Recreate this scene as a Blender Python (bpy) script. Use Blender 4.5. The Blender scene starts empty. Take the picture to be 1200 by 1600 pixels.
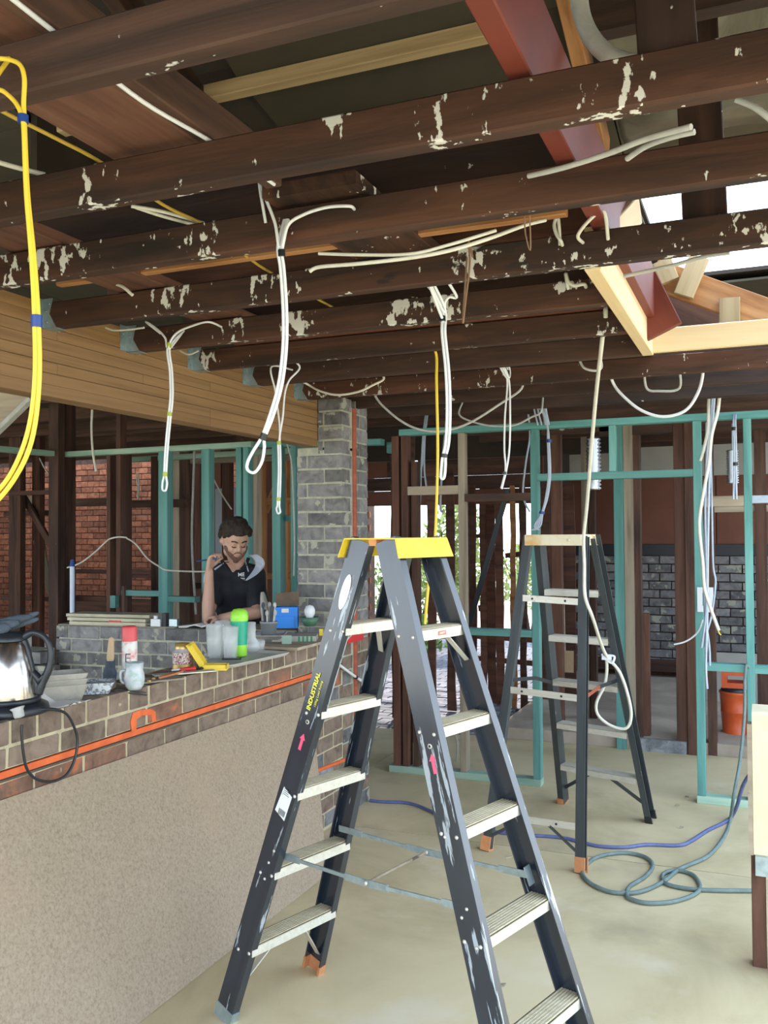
import bpy, bmesh, math, random
from mathutils import Vector, Matrix, noise
random.seed(7)
S = bpy.context.scene
COL = S.collection
# ---------------------------------------------------------------- camera
FOC = 1419.3
YAW, PITCH, ROLL = [math.radians(a) for a in (22.574, 1.289, -0.371)]
EYE = Vector((0, 0, 1.62))
_cy, _sy, _cp, _sp = math.cos(YAW), math.sin(YAW), math.cos(PITCH), math.sin(PITCH)
FW = Vector((-_sy*_cp, _cy*_cp, _sp))
_r = Vector((_cy, _sy, 0)); _u = _r.cross(FW)
_c, _s = math.cos(ROLL), math.sin(ROLL)
RT = _c*_r + _s*_u; UP = -_s*_r + _c*_u
cd = bpy.data.cameras.new('camera'); cam = bpy.data.objects.new('camera', cd); COL.objects.link(cam)
cam.matrix_world = Matrix(((RT.x, UP.x, -FW.x, EYE.x), (RT.y, UP.y, -FW.y, EYE.y), (RT.z, UP.z, -FW.z, EYE.z), (0, 0, 0, 1)))
cd.sensor_fit = 'VERTICAL'; cd.sensor_height = 36; cd.sensor_width = 27
cd.lens = FOC/1600*36; cd.clip_start = .02; cd.clip_end = 200
S.camera = cam
# ---------------------------------------------------------------- world and exposure
W = bpy.data.worlds.new('sky'); S.world = W; W.use_nodes = True
wn = W.node_tree; wn.nodes.clear()
wo = wn.nodes.new('ShaderNodeOutputWorld'); bg = wn.nodes.new('ShaderNodeBackground')
tc = wn.nodes.new('ShaderNodeTexCoord'); sx = wn.nodes.new('ShaderNodeSeparateXYZ'); cr = wn.nodes.new('ShaderNodeValToRGB')
wn.links.new(tc.outputs['Generated'], sx.inputs[0]); wn.links.new(sx.outputs[2], cr.inputs[0])
cr.color_ramp.elements[0].position = 0.0; cr.color_ramp.elements[0].color = (.80, .90, 1, 1)
cr.color_ramp.elements[1].position = .8; cr.color_ramp.elements[1].color = (.58, .77, 1, 1)
wn.links.new(cr.outputs[0], bg.inputs[0]); wn.links.new(bg.outputs[0], wo.inputs[0])
bg.inputs[1].default_value = 5.0
S.view_settings.view_transform = 'Standard'; S.view_settings.look = 'None'
S.view_settings.gamma = 1; S.view_settings.use_curve_mapping = False
S.view_settings.exposure = 0.0
# sun, beyond the house: it lights the court and the ground outside
sd = bpy.data.lights.new('sun', 'SUN'); sd.energy = 9; sd.angle = math.radians(2); sd.color = (1, .9, .72)
sun = bpy.data.objects.new('sun', sd); COL.objects.link(sun)
sun.rotation_euler = Vector((.25, -1, -1.35)).normalized().to_track_quat('-Z', 'Y').to_euler()

# ---------------------------------------------------------------- pixel to place
def ray(x, y): return FW + (x-600)/FOC*RT - (y-800)/FOC*UP
def _on(x, y, ax, v):
    d = ray(x, y); return EYE + d*((v-EYE[ax])/d[ax])
def aX(x, y, v): return _on(x, y, 0, v)
def aY(x, y, v): return _on(x, y, 1, v)
def aZ(x, y, v=0.0): return _on(x, y, 2, v)
def mpp(p): return (Vector(p)-EYE).dot(FW)/FOC

# ---------------------------------------------------------------- object helpers
def tag(o, label=None, cat=None, group=None, kind=None):
    if label: o['label'] = label
    if cat: o['category'] = cat
    if group: o['group'] = group
    if kind: o['kind'] = kind
    return o
def empty(name, loc=(0, 0, 0), label=None, cat=None, group=None, kind=None):
    o = bpy.data.objects.new(name, None); COL.objects.link(o); o.location = loc; o.empty_display_size = .1
    return tag(o, label, cat, group, kind)
def wloc(o):
    v = Vector((0, 0, 0)); 
    while o is not None:
        v = v + o.location; o = o.parent
    return v
def link(name, me, mat=None, parent=None, loc=(0, 0, 0), rot=None, scale=None):
    """loc is in world space; parents are never rotated unless they are beams"""
    o = bpy.data.objects.new(name, me); COL.objects.link(o)
    if mat is not None and not me.materials: me.materials.append(mat)
    M = Matrix.Translation(Vector(loc))
    if rot is not None: M = M @ rot.to_4x4()
    if scale is not None: M = M @ Matrix.Diagonal((scale[0], scale[1], scale[2], 1))
    if parent is not None:
        o.parent = parent
        M = wmat(parent).inverted() @ M
    o.matrix_basis = M
    return o
def wmat(o):
    M = o.matrix_basis.copy(); p = o.parent
    while p is not None:
        M = p.matrix_basis @ M; p = p.parent
    return M

class MB:
    def __init__(s): s.v = []; s.f = []; s.sm = []
    def add(s, vs, fs, smooth=False):
        n = len(s.v); s.v += [Vector(v) for v in vs]; s.f += [[i+n for i in f] for f in fs]; s.sm += [smooth]*len(fs); return s
    def box(s, c, size, rot=None, ch=0.0):
        c = Vector(c); h = [x/2 for x in size]; R_ = rot or Matrix.Identity(3)
        vs = [c + R_ @ Vector((sx_*h[0], sy_*h[1], sz_*h[2])) for sx_ in (-1, 1) for sy_ in (-1, 1) for sz_ in (-1, 1)]
        return s.add(vs, [(0, 1, 3, 2), (4, 6, 7, 5), (0, 4, 5, 1), (2, 3, 7, 6), (0, 2, 6, 4), (1, 5, 7, 3)])
    def span(s, a, b):
        a, b = Vector(a), Vector(b); return s.box((a+b)/2, [abs(x) for x in (b-a)])
    def tube(s, pts, r, n=8, cap=True):
        pts = [Vector(p) for p in pts]; m = len(pts); rs = r if isinstance(r, (list, tuple)) else [r]*m
        T = []
        for i in range(m):
            t = pts[min(i+1, m-1)]-pts[max(i-1, 0)]
            T.append(t.normalized() if t.length > 1e-9 else Vector((0, 0, 1)))
        a = T[0].orthogonal().normalized(); vs = []
        for i in range(m):
            a = (a-T[i]*a.dot(T[i])); a = a.normalized() if a.length > 1e-6 else T[i].orthogonal().normalized()
            b = T[i].cross(a)
            for k in range(n):
                q = 2*math.pi*k/n; vs.append(pts[i]+(a*math.cos(q)+b*math.sin(q))*rs[i])
        fs = [(i*n+k, i*n+(k+1) % n, (i+1)*n+(k+1) % n, (i+1)*n+k) for i in range(m-1) for k in range(n)]
        s.add(vs, fs, True)
        if cap: s.add(vs[:n], [tuple(range(n))[::-1]]); s.add(vs[-n:], [tuple(range(n))])
        return s
    def lathe(s, c, prof, n=20, ax=(0, 0, 1), ell=1.0):
        c = Vector(c); ax = Vector(ax).normalized(); a = Vector((1, 0, 0)) if abs(ax.x) < .9 else Vector((0, 1, 0))
        a = (a-ax*a.dot(ax)).normalized(); b = ax.cross(a); vs = []; m = len(prof)
        for (r, z) in prof:
            for k in range(n):
                q = 2*math.pi*k/n; vs.append(c+ax*z+(a*math.cos(q)+b*math.sin(q)*ell)*r)
        fs = [(i*n+k, i*n+(k+1) % n, (i+1)*n+(k+1) % n, (i+1)*n+k) for i in range(m-1) for k in range(n)]
        return s.add(vs, fs, True)
    def prism(s, poly, d, o=(0, 0, 0), ex=(1, 0, 0), ey=(0, 0, 1)):
        """poly in the plane ex, ey at o, thickened by vector d"""
        o, ex, ey, d = Vector(o), Vector(ex), Vector(ey), Vector(d); n = len(poly)
        A = [o+ex*x+ey*y for x, y in poly]; vs = A+[p+d for p in A]
        return s.add(vs, [tuple(range(n))[::-1], tuple(range(n, 2*n))]+[(i, (i+1) % n, n+(i+1) % n, n+i) for i in range(n)])
    def sphere(s, c, r, n=12, m=8):
        c = Vector(c); r = r if isinstance(r, (list, tuple)) else (r, r, r)
        vs = [c+Vector((0, 0, r[2]))]; 
        for i in range(1, m):
            p = math.pi*i/m
            for k in range(n): q = 2*math.pi*k/n; vs.append(c+Vector((r[0]*math.sin(p)*math.cos(q), r[1]*math.sin(p)*math.sin(q), r[2]*math.cos(p))))
        vs.append(c-Vector((0, 0, r[2]))); L = len(vs)-1
        fs = [(0, 1+k, 1+(k+1) % n) for k in range(n)]
        for i in range(m-2): fs += [(1+i*n+k, 1+(i+1)*n+k, 1+(i+1)*n+(k+1) % n, 1+i*n+(k+1) % n) for k in range(n)]
        fs += [(L, 1+(m-2)*n+(k+1) % n, 1+(m-2)*n+k) for k in range(n)]
        return s.add(vs, fs, True)
    def mesh(s, name, origin=None):
        o = Vector(origin or (0, 0, 0)); me = bpy.data.meshes.new(name)
        me.from_pydata([v-o for v in s.v], [], s.f)
        me.polygons.foreach_set('use_smooth', s.sm)
        bm = bmesh.new(); bm.from_mesh(me); bmesh.ops.recalc_face_normals(bm, faces=bm.faces); bm.to_mesh(me); bm.free()
        return me
    def build(s, name, mat, parent=None, origin=None, label=None, cat=None, group=None, kind=None):
        if origin is None:
            lo = [min(v[i] for v in s.v) for i in range(3)]; hi = [max(v[i] for v in s.v) for i in range(3)]
            origin = ((lo[0]+hi[0])/2, (lo[1]+hi[1])/2, lo[2])
        o = link(name, s.mesh(name, origin), mat, parent, origin)
        return tag(o, label, cat, group, kind)

def frame(d, up=(0, 0, 1)):
    x = Vector(d).normalized(); u = Vector(up); z = (u-x*u.dot(x))
    z = z.normalized() if z.length > 1e-5 else x.orthogonal().normalized()
    y = z.cross(x); return Matrix((x, y, z)).transposed()
def section(name, p0, p1, poly, mat, parent=None, up=(0, 0, 1), **kw):
    """poly (y,z) extruded from p0 to p1; the mesh's local X runs along the member, so the grain follows it"""
    p0, p1 = Vector(p0), Vector(p1); L = (p1-p0).length; n = len(poly)
    vs = [(-L/2, y, z) for y, z in poly]+[(L/2, y, z) for y, z in poly]
    fs = [tuple(range(n)), tuple(range(n, 2*n))[::-1]]+[(i, n+i, n+(i+1) % n, (i+1) % n) for i in range(n)]
    me = MB().add(vs, fs).mesh(name)
    o = link(name, me, mat, parent, (p0+p1)/2, frame(p1-p0, up)); return tag(o, **kw)
def beam(name, p0, p1, w, h, mat, parent=None, up=(0, 0, 1), c=.003, **kw):
    a, b = w/2, h/2; c = min(c, a*.4, b*.4)
    poly = [(-a+c, -b), (a-c, -b), (a, -b+c), (a, b-c), (a-c, b), (-a+c, b), (-a, b-c), (-a, -b+c)]
    return section(name, p0, p1, poly, mat, parent, up, **kw)
def smooth_path(P, k=6):
    P = [Vector(p) for p in P]; out = []
    for i in range(len(P)-1):
        a, b, c, d = P[max(i-1, 0)], P[i], P[i+1], P[min(i+2, len(P)-1)]
        for j in range(k):
            t = j/k; out.append(.5*((2*b)+(c-a)*t+(2*a-5*b+4*c-d)*t*t+(3*b-a-3*c+d)*t**3))
    out.append(P[-1]); return out

# ---------------------------------------------------------------- materials
def mat(name, cols, scale=(4, 4, 4), rough=.7, metal=0, bump=0, splat=None, vary=.25, dist=.5, detail=6, trans=0, spec=None, ior=None, splat2=None, alpha=None, lo=.3, hi=.7, coat=0):
    m = bpy.data.materials.new(name); m.use_nodes = True; nt = m.node_tree; N, L = nt.nodes, nt.links
    bs = N['Principled BSDF']; bs.inputs['Roughness'].default_value = rough; bs.inputs['Metallic'].default_value = metal
    if trans: bs.inputs['Transmission Weight'].default_value = trans
    if ior: bs.inputs['IOR'].default_value = ior
    if spec is not None: bs.inputs['Specular IOR Level'].default_value = spec
    if alpha is not None: bs.inputs['Alpha'].default_value = alpha
    if coat: bs.inputs['Coat Weight'].default_value = coat
    if len(cols) == 1 and not splat:
        bs.inputs['Base Color'].default_value = (*cols[0], 1)
        if not bump: return m
    t = N.new('ShaderNodeTexCoord'); oi = N.new('ShaderNodeObjectInfo')
    ad = N.new('ShaderNodeVectorMath'); ad.operation = 'MULTIPLY_ADD'
    cb = N.new('ShaderNodeCombineXYZ')
    for i in range(3): L.new(oi.outputs['Random'], cb.inputs[i])
    L.new(cb.outputs[0], ad.inputs[0]); ad.inputs[1].default_value = (37, 61, 23); L.new(t.outputs['Object'], ad.inputs[2])
    mp = N.new('ShaderNodeVectorMath'); mp.operation = 'MULTIPLY'; mp.inputs[1].default_value = scale; L.new(ad.outputs[0], mp.inputs[0])
    no = N.new('ShaderNodeTexNoise'); no.inputs['Scale'].default_value = 1; no.inputs['Detail'].default_value = detail; no.inputs['Distortion'].default_value = dist; no.inputs['Roughness'].default_value = .6
    L.new(mp.outputs[0], no.inputs['Vector'])
    rp = N.new('ShaderNodeValToRGB'); L.new(no.outputs['Fac'], rp.inputs[0]); e = rp.color_ramp.elements
    while len(e) < max(2, len(cols)): e.new(.5)
    for i, el in enumerate(e):
        el.position = lo+(hi-lo)*i/(len(e)-1); c_ = cols[min(i, len(cols)-1)]; el.color = (*c_, 1)
    out = rp.outputs[0]
    if vary:
        hs = N.new('ShaderNodeHueSaturation'); mr = N.new('ShaderNodeMapRange'); mr.inputs[3].default_value = 1-vary; mr.inputs[4].default_value = 1+vary
        L.new(oi.outputs['Random'], mr.inputs[0]); L.new(mr.outputs[0], hs.inputs['Value']); L.new(out, hs.inputs['Color']); out = hs.outputs[0]
    for sp in (splat, splat2):
        if not sp: continue
        col, th, sc, big = sp[:4]; soft = sp[4] if len(sp) > 4 else .025   # colour, threshold, scale, mask strength, edge softness
        m2 = N.new('ShaderNodeVectorMath'); m2.operation = 'MULTIPLY'; m2.inputs[1].default_value = sc; L.new(ad.outputs[0], m2.inputs[0])
        n2 = N.new('ShaderNodeTexNoise'); n2.inputs['Scale'].default_value = 1; n2.inputs['Detail'].default_value = 5; n2.inputs['Roughness'].default_value = .55; L.new(m2.outputs[0], n2.inputs['Vector'])
        m3 = N.new('ShaderNodeVectorMath'); m3.operation = 'SCALE'; m3.inputs['Scale'].default_value = .16; L.new(m2.outputs[0], m3.inputs[0])
        n3 = N.new('ShaderNodeTexNoise'); n3.inputs['Scale'].default_value = 1; n3.inputs['Detail'].default_value = 2; L.new(m3.outputs[0], n3.inputs['Vector'])
        ma = N.new('ShaderNodeMath'); ma.operation = 'MULTIPLY_ADD'; L.new(n3.outputs['Fac'], ma.inputs[0]); ma.inputs[1].default_value = big; L.new(n2.outputs['Fac'], ma.inputs[2])
        r2 = N.new('ShaderNodeMapRange'); L.new(ma.outputs[0], r2.inputs[0]); r2.inputs[1].default_value = th+big*.5; r2.inputs[2].default_value = th+big*.5+soft
        mx = N.new('ShaderNodeMix'); mx.data_type = 'RGBA'; L.new(r2.outputs[0], mx.inputs[0]); L.new(out, mx.inputs[6]); mx.inputs[7].default_value = (*col, 1); out = mx.outputs[2]
    L.new(out, bs.inputs['Base Color'])
    if bump:
        b = N.new('ShaderNodeBump'); b.inputs['Strength'].default_value = bump; b.inputs['Distance'].default_value = .01
        L.new(no.outputs['Fac'], b.inputs['Height']); L.new(b.outputs[0], bs.inputs['Normal'])
    return m
WHITE = (.75, .75, .72)
OLD = mat('old_hardwood', [(.010, .005, .004), (.036, .016, .010), (.064, .030, .019)], (1.5, 14, 14), .75, bump=.35, splat=((.55,.54,.52), .73, (22, 40, 26), .5))
OLDP = mat('old_hardwood_painted', [(.010, .005, .0035), (.048, .018, .009), (.095, .036, .018)], (1.5, 14, 14), .75, bump=.35, splat=((.62,.61,.58), .675, (38, 55, 20), .85), splat2=((.02, .012, .009), .66, (3, 8, 8), .2))
DARK = mat('dark_stud', [(.030, .015, .011), (.075, .036, .024), (.13, .062, .04)], (1.5, 16, 16), .8, bump=.3, splat=((.5, .47, .42), .74, (7, 14, 14), .3))
REDW = mat('red_brown_stud', [(.045, .018, .012), (.11, .045, .028), (.16, .072, .045)], (1.5, 16, 16), .75, bump=.3, splat=((.5, .4, .33), .76, (6, 14, 14), .3))
ORANGEW = mat('orange_timber', [(.20, .075, .025), (.42, .19, .07), (.55, .28, .12)], (1.5, 14, 14), .7, bump=.2)
RED = mat('red_primer', [(.12, .024, .016), (.17, .035, .022)], (3, 8, 8), .55)
PINE = mat('fresh_pine', [(.36, .24, .12), (.52, .38, .21), (.60, .46, .27)], (1.2, 18, 22), .65, bump=.1, vary=.12)
PALE = mat('weathered_pale_timber', [(.20, .155, .11), (.34, .28, .21), (.42, .36, .27)], (1.2, 16, 16), .8, bump=.2, splat=((.08, .06, .05), .7, (3, 10, 10), .3))
LVL = mat('laminated_pine', [(.17, .088, .032), (.25, .138, .055), (.30, .172, .075)], (.9, 10, 26), .6, bump=.1, vary=.08, splat=((.12, .06, .03), .78, (2, 20, 20), .1))
TEAL = mat('teal_treated_pine', [(.06, .19, .175), (.105, .285, .265), (.15, .35, .32)], (1.2, 16, 16), .7, bump=.15, vary=.15, splat=((.03, .10, .10), .73, (3, 8, 8), .2))
MINT = mat('mint_treated_pine', [(.20, .34, .27), (.32, .47, .37), (.40, .54, .43)], (1.2, 16, 16), .75, bump=.15, vary=.1)
BRKT = mat('brick_tan_brown', [(.12, .082, .060), (.20, .145, .108), (.26, .195, .15)], (16, 16, 16), .9, bump=.3, vary=.16, splat=((.45, .37, .24), .72, (12, 12, 12), .35))
BRKO = mat('brick_overspray', [(.12, .065, .045), (.22, .12, .08), (.62, .16, .05)], (9, 9, 9), .9, bump=.5, vary=.12, splat=((.42, .33, .19), .72, (12, 12, 12), .3))
BRKG = mat('brick_grey_purple', [(.10, .097, .105), (.19, .185, .19), (.26, .25, .245)], (14, 14, 14), .9, bump=.5, vary=.35, splat=((.36, .36, .29), .60, (10, 10, 10), .4))
BRKR = mat('brick_red_orange', [(.15, .045, .022), (.31, .105, .05), (.40, .155, .08)], (14, 14, 14), .9, bump=.4, vary=.35)
MORT = mat('mortar', [(.40, .34, .22), (.56, .49, .34)], (22, 22, 22), .95, bump=.3, vary=0)
MORG = mat('mortar_grey', [(.30, .30, .24), (.46, .46, .37)], (22, 22, 22), .95, bump=.7, vary=0)
MORD = mat('mortar_dark', [(.05, .025, .018), (.14, .07, .045)], (22, 22, 22), .95, bump=.5, vary=0)
PAINTO = mat('orange_paint', [(.62, .10, .025), (.80, .17, .045)], (12, 12, 12), .6, vary=.05, splat=((.75, .7, .6), .8, (10, 10, 10), .2))
OXID = mat('orange_red_pipe', [(.20, .045, .02), (.42, .09, .04)], (6, 6, 20), .6, vary=.05)
CONC = mat('concrete_slab', [(.44, .35, .20), (.59, .485, .295), (.65, .54, .345)], (1.3, 1.3, 1.3), .85, bump=.12, vary=0, splat=((.66, .58, .43), .60, (3.2, 3.2, 3), .3, .22), splat2=((.34, .28, .18), .58, (1.9, 1.9, 3), .2, .25))
DUST = mat('dusty_ground', [(.30, .25, .20), (.50, .42, .34)], (2, 2, 2), .95, vary=0, bump=.1)
CHIP = mat('chipboard', [(.24, .18, .125), (.33, .255, .18), (.39, .31, .225)], (95, 95, 95), .85, vary=0, detail=10, splat=((.62, .50, .35), .72, (120, 120, 120), .1), splat2=((.40, .27, .18), .56, (1.3, 1.3, 1.6), .2, .3))
CHIPE = mat('chipboard_edge', [(.22, .15, .09), (.36, .26, .16)], (60, 60, 60), .9, vary=0)
FIBRO = mat('brown_fibro_sheet', [(.14, .05, .03), (.20, .075, .045)], (2, 2, 2), .7, vary=.1)
CREAM = mat('cream_plaster', [(.40, .39, .36), (.50, .49, .46)], (3, 3, 3), .85, vary=.03)
SHEET = mat('olive_fibre_cement', [(.050, .042, .027), (.080, .068, .045)], (2.2, 2.2, 2.2), .9, vary=.15)
GALV = mat('galvanised_steel', [(.30, .38, .42), (.46, .56, .60)], (30, 30, 30), .38, .75, vary=.08)
ALU = mat('aluminium', [(.56, .54, .47), (.70, .68, .60)], (8, 60, 60), .42, .35, vary=.05, splat=((.55, .50, .42), .72, (20, 20, 20), .3))
TREAD = mat('dusty_tread', [(.46, .39, .26), (.60, .53, .38)], (12, 40, 40), .7, .1, vary=.06)
FGLASS = mat('black_fibreglass', [(.010, .015, .026), (.018, .027, .042)], (3, 30, 30), .22, 0, vary=.08, spec=.9, splat=((.34, .38, .42), .63, (5, 50, 50), .5))
FGLASS2 = mat('worn_grey_fibreglass', [(.030, .037, .042), (.055, .065, .07)], (3, 30, 30), .45, 0, vary=.08, splat=((.35, .36, .35), .74, (8, 45, 45), .3))
YEL = mat('yellow_plastic', [(.80, .56, .03), (.88, .66, .06)], (6, 6, 6), .42, vary=0)
YELW = mat('worn_yellow_plastic', [(.60, .32, .06), (.72, .66, .48), (.74, .70, .58)], (9, 9, 9), .55, vary=0)
ORF = mat('orange_rubber', [(.50, .20, .08), (.62, .28, .12)], (20, 20, 20), .7, vary=.1)
CABW = mat('white_cable_sheath', [(.74, .76, .80)], rough=.45)
CABG = mat('dusty_grey_cable', [(.36, .36, .35), (.50, .50, .48)], (20, 20, 20), .6, vary=.1)
CABB = mat('blue_grey_cable', [(.34, .40, .50), (.46, .52, .62)], (20, 20, 20), .5, vary=.1)
CABC = mat('cream_cable', [(.60, .58, .50), (.70, .68, .60)], (20, 20, 20), .5, vary=.1)
CABY = mat('yellow_cable', [(.78, .56, .05)], rough=.42)
CABY2 = mat('ochre_cable', [(.50, .33, .05)], rough=.5)
TWINE = mat('brown_twine', [(.22, .13, .08)], rough=.9)
TBLK = mat('black_tape', [(.012, .012, .014)], rough=.35)
TBLU = mat('blue_tape', [(.015, .045, .22)], rough=.35)
TGRN = mat('green_yellow_tape', [(.35, .42, .03)], rough=.4)
LBLUE = mat('blue_lead', [(.08, .10, .24), (.13, .15, .31)], (20, 20, 20), .5, vary=0)
LGREEN = mat('grey_green_hose', [(.11, .16, .155), (.17, .23, .22)], (20, 20, 20), .6, vary=0)
BLK = mat('black_plastic', [(.016, .020, .026)], rough=.38)
STEEL = mat('brushed_steel', [(.52, .48, .46), (.64, .60, .57)], (2, 60, 60), .20, 1, vary=0)
DCLOTH = mat('dark_blue_cloth', [(.035, .05, .07), (.08, .10, .13)], (30, 30, 30), .95, vary=0, bump=.4)
CLEAR = mat('clear_glass', [(.92, .96, .97)], rough=.05, alpha=.30, spec=1.0)
TUB = mat('dusty_clear_plastic', [(.38, .36, .31), (.55, .53, .47)], (18, 18, 18), .55, vary=.08, trans=.25)
TUBG = mat('blue_grey_tub', [(.42, .46, .50)], rough=.4, trans=.45)
PAPER = mat('white_paper', [(.66, .64, .62), (.74, .73, .72)], (10, 10, 10), .85, vary=.05)
CARD = mat('dusty_board', [(.22, .20, .16), (.36, .32, .25)], (16, 16, 16), .95, vary=.08)
BOARD = mat('cream_fibre_board', [(.42, .39, .28), (.58, .54, .40)], (10, 10, 30), .85, vary=.08)
BLUEB = mat('blue_box', [(.02, .22, .72)], rough=.5)
BROWNC = mat('brown_cardboard', [(.10, .07, .05), (.16, .11, .075)], (8, 8, 8), .9, vary=0)
GREENB = mat('green_bottle', [(.01, .38, .24)], rough=.35)
LIME = mat('lime_plastic', [(.32, .75, .06)], rough=.35)
REDP = mat('red_plastic', [(.62, .03, .035)], rough=.4)
PINKR = mat('red_pink_cap', [(.66, .08, .09)], rough=.4)
GOLD = mat('gold_lid', [(.62, .40, .14)], rough=.35, metal=.6)
LABELJ = mat('speckled_label', [(.20, .02, .03), (.70, .66, .60), (.28, .03, .04)], (60, 60, 60), .5, vary=0, lo=.4, hi=.6)
CANW = mat('white_red_label', [(.78, .76, .72), (.75, .74, .70), (.72, .08, .05)], (25, 25, 25), .45, vary=0)
MUGM = mat('patterned_mug', [(.62, .60, .58), (.50, .56, .62), (.30, .42, .30)], (22, 22, 22), .3, vary=0)
WOODH = mat('wood_handle', [(.42, .29, .17), (.52, .38, .24)], (6, 6, 2), .6, vary=.05)
PAINTB = mat('blue_white_paint_skin', [(.55, .60, .66), (.10, .11, .13), (.60, .66, .72)], (35, 35, 35), .5, vary=0, lo=.42, hi=.58)
STRIPE = mat('green_stripe', [(.01, .25, .10)], rough=.6)
VAC = mat('orange_vacuum_plastic', [(.58, .085, .022), (.66, .11, .03)], (8, 8, 8), .42, vary=0)
CHRM = mat('corrugated_foil', [(.62, .65, .70)], rough=.30, metal=1)
FOIL = mat('silver_foil', [(.13, .12, .095), (.26, .24, .19)], (5, 5, 5), .42, .7, vary=0, bump=.6)
SKIN = mat('skin', [(.50, .29, .215), (.58, .355, .27)], (8, 8, 8), .55, vary=0)
SHIRT = mat('black_polo', [(.012, .014, .020), (.020, .022, .030)], (20, 20, 20), .9, vary=0)
SHIRTW = mat('pale_grey_panel', [(.52, .56, .66)], rough=.85)
HAIR = mat('dark_brown_hair', [(.016, .011, .009), (.045, .030, .022)], (60, 60, 60), .8, vary=0, bump=.8)
BEARD = mat('brown_beard', [(.12, .065, .045), (.20, .115, .085)], (80, 80, 80), .9, vary=0)
TROU = mat('dark_work_trousers', [(.02, .02, .024)], rough=.95)
LEAF = mat('leaves', [(.07, .15, .03), (.20, .33, .08), (.32, .45, .14)], (6, 6, 6), .6, vary=.1)
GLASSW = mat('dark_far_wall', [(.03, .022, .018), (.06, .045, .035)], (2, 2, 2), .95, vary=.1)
TXTY = mat('yellow_print', [(.80, .75, .08)], rough=.5)
TXTP = mat('pink_print', [(.80, .10, .20)], rough=.5)
TXTK = mat('black_print', [(.03, .03, .035)], rough=.6)
STKW = mat('white_sticker', [(.80, .82, .84)], rough=.25)
STKR = mat('red_sticker', [(.60, .12, .06)], rough=.5)
TXTW = mat('white_print', [(.70, .72, .78)], rough=.7)
PAVE = mat('blue_grey_pavers', [(.10, .10, .13), (.24, .24, .30)], (9, 9, 9), .9, vary=.3, bump=.4)
SMUDGE = mat('plaster_splash', [(.42, .41, .38), (.68, .67, .63)], (30, 30, 30), .95, vary=.1, bump=.5)

# ================================================================ SETTING
# ---- floor: two poured slabs with a joint, pavers in the court behind
floor = empty('floor', (0, 0, 0), kind='structure')
jy = 4.60
MB().span((-2.52, -2.2, -.12), (3.2, jy-.004, 0)).build('slab', CONC, floor)
MB().span((-2.52, jy+.004, -.12), (3.2, 6.97, 0)).build('slab', CONC, floor)
MB().span((-13, -2.2, -.12), (-2.53, 6.97, 0)).build('slab', CONC, floor)
MB().span((-9, -2.2, -.2), (3.2, 6.95, -.121)).build('subfloor', DUST, floor)
MB().span((-1.95, 6.98, -.12), (3.2, 10.2, .085)).build('raised_slab', DUST, floor, label='raised dusty slab beyond the old door frame')
MB().span((aY(994, 900, 6.93).x, 6.93, 0), (aY(1069, 900, 6.93).x, 6.978, .09)).build('slab_edge', mat('rough_concrete', [(.16, .17, .18), (.42, .43, .45)], (16, 16, 16), .95, bump=.8), floor, label='rough grey concrete edge of the raised slab')
ground = empty('ground', (0, 0, 0), kind='structure')
MB().span((-30, 6.97, -.2), (8, 40, -.04)).build('earth', DUST, ground)
MB().span((-30, -30, -.3), (30, -2.21, -.1)).build('earth', CONC, ground)
MB().span((3.21, -2.2, -.3), (30, 6.9, -.1)).build('earth', CONC, ground)
pv = MB().box((0, 0, 0), (.212, .102, .03)).mesh('paver'); pv.materials.append(PAVE)
rest = MB(); n = 0
for j in range(26):
    for i in range(13):
        x = -4.9+i*.224+(j % 2)*.11; y = 7.03+j*.112
        if n < 290 and x < -2.1: link('paver', pv, None, ground, (x, y, -.03+random.uniform(-.004, .004)), Matrix.Rotation(random.uniform(-.05, .05), 3, 'Z')); n += 1
        elif x < -2.1: rest.box((x, y, -.03), (.212, .102, .03))
for j in range(40):
    for i in range(13): rest.box((-4.9+i*.224+(j % 2)*.11, 9.95+j*.112, -.03), (.212, .102, .03))
rest.build('paving', PAVE, ground, kind='stuff')

# ---- ceiling: joists, hangers, laminated beam, roof framing and sheets
ceil = empty('ceiling', (0, 0, 2.36), kind='structure')
JB, JT = 2.36, 2.452
JY = [1.18, 1.638, 2.060, 2.552, 3.02, 3.485, 3.955, 4.49, 4.94, 5.39]
LX = -2.372
def splash(o_y, spots, m=SMUDGE):
    pass
for i, y in enumerate(JY):
    x0 = LX+.004 if i < 8 else -2.21; x1 = .85
    m = OLD if i in (0, 6, 8, 9) else OLDP
    if i in (4, 5): x1 = -.452
    if i > 7: x0 = -2.9
    beam('joist', (x0, y-.0005, (JB+JT)/2), (x1, y, (JB+JT)/2+.0), .045, JT-JB, m if i != 3 else OLDP, ceil, c=.004)
for y in (6.3, 6.9, 7.5, 8.1, 8.7, 9.3): beam('joist', (-2.4, y, 2.5), (2.2, y, 2.5), .045, .1, DARK, ceil)
for y in (5.6, 6.5, 7.4, 8.3, 9.2, 10.1): beam('joist', (-12.7, y, 2.72), (-2.6, y, 2.72), .045, .12, DARK, ceil)
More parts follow.
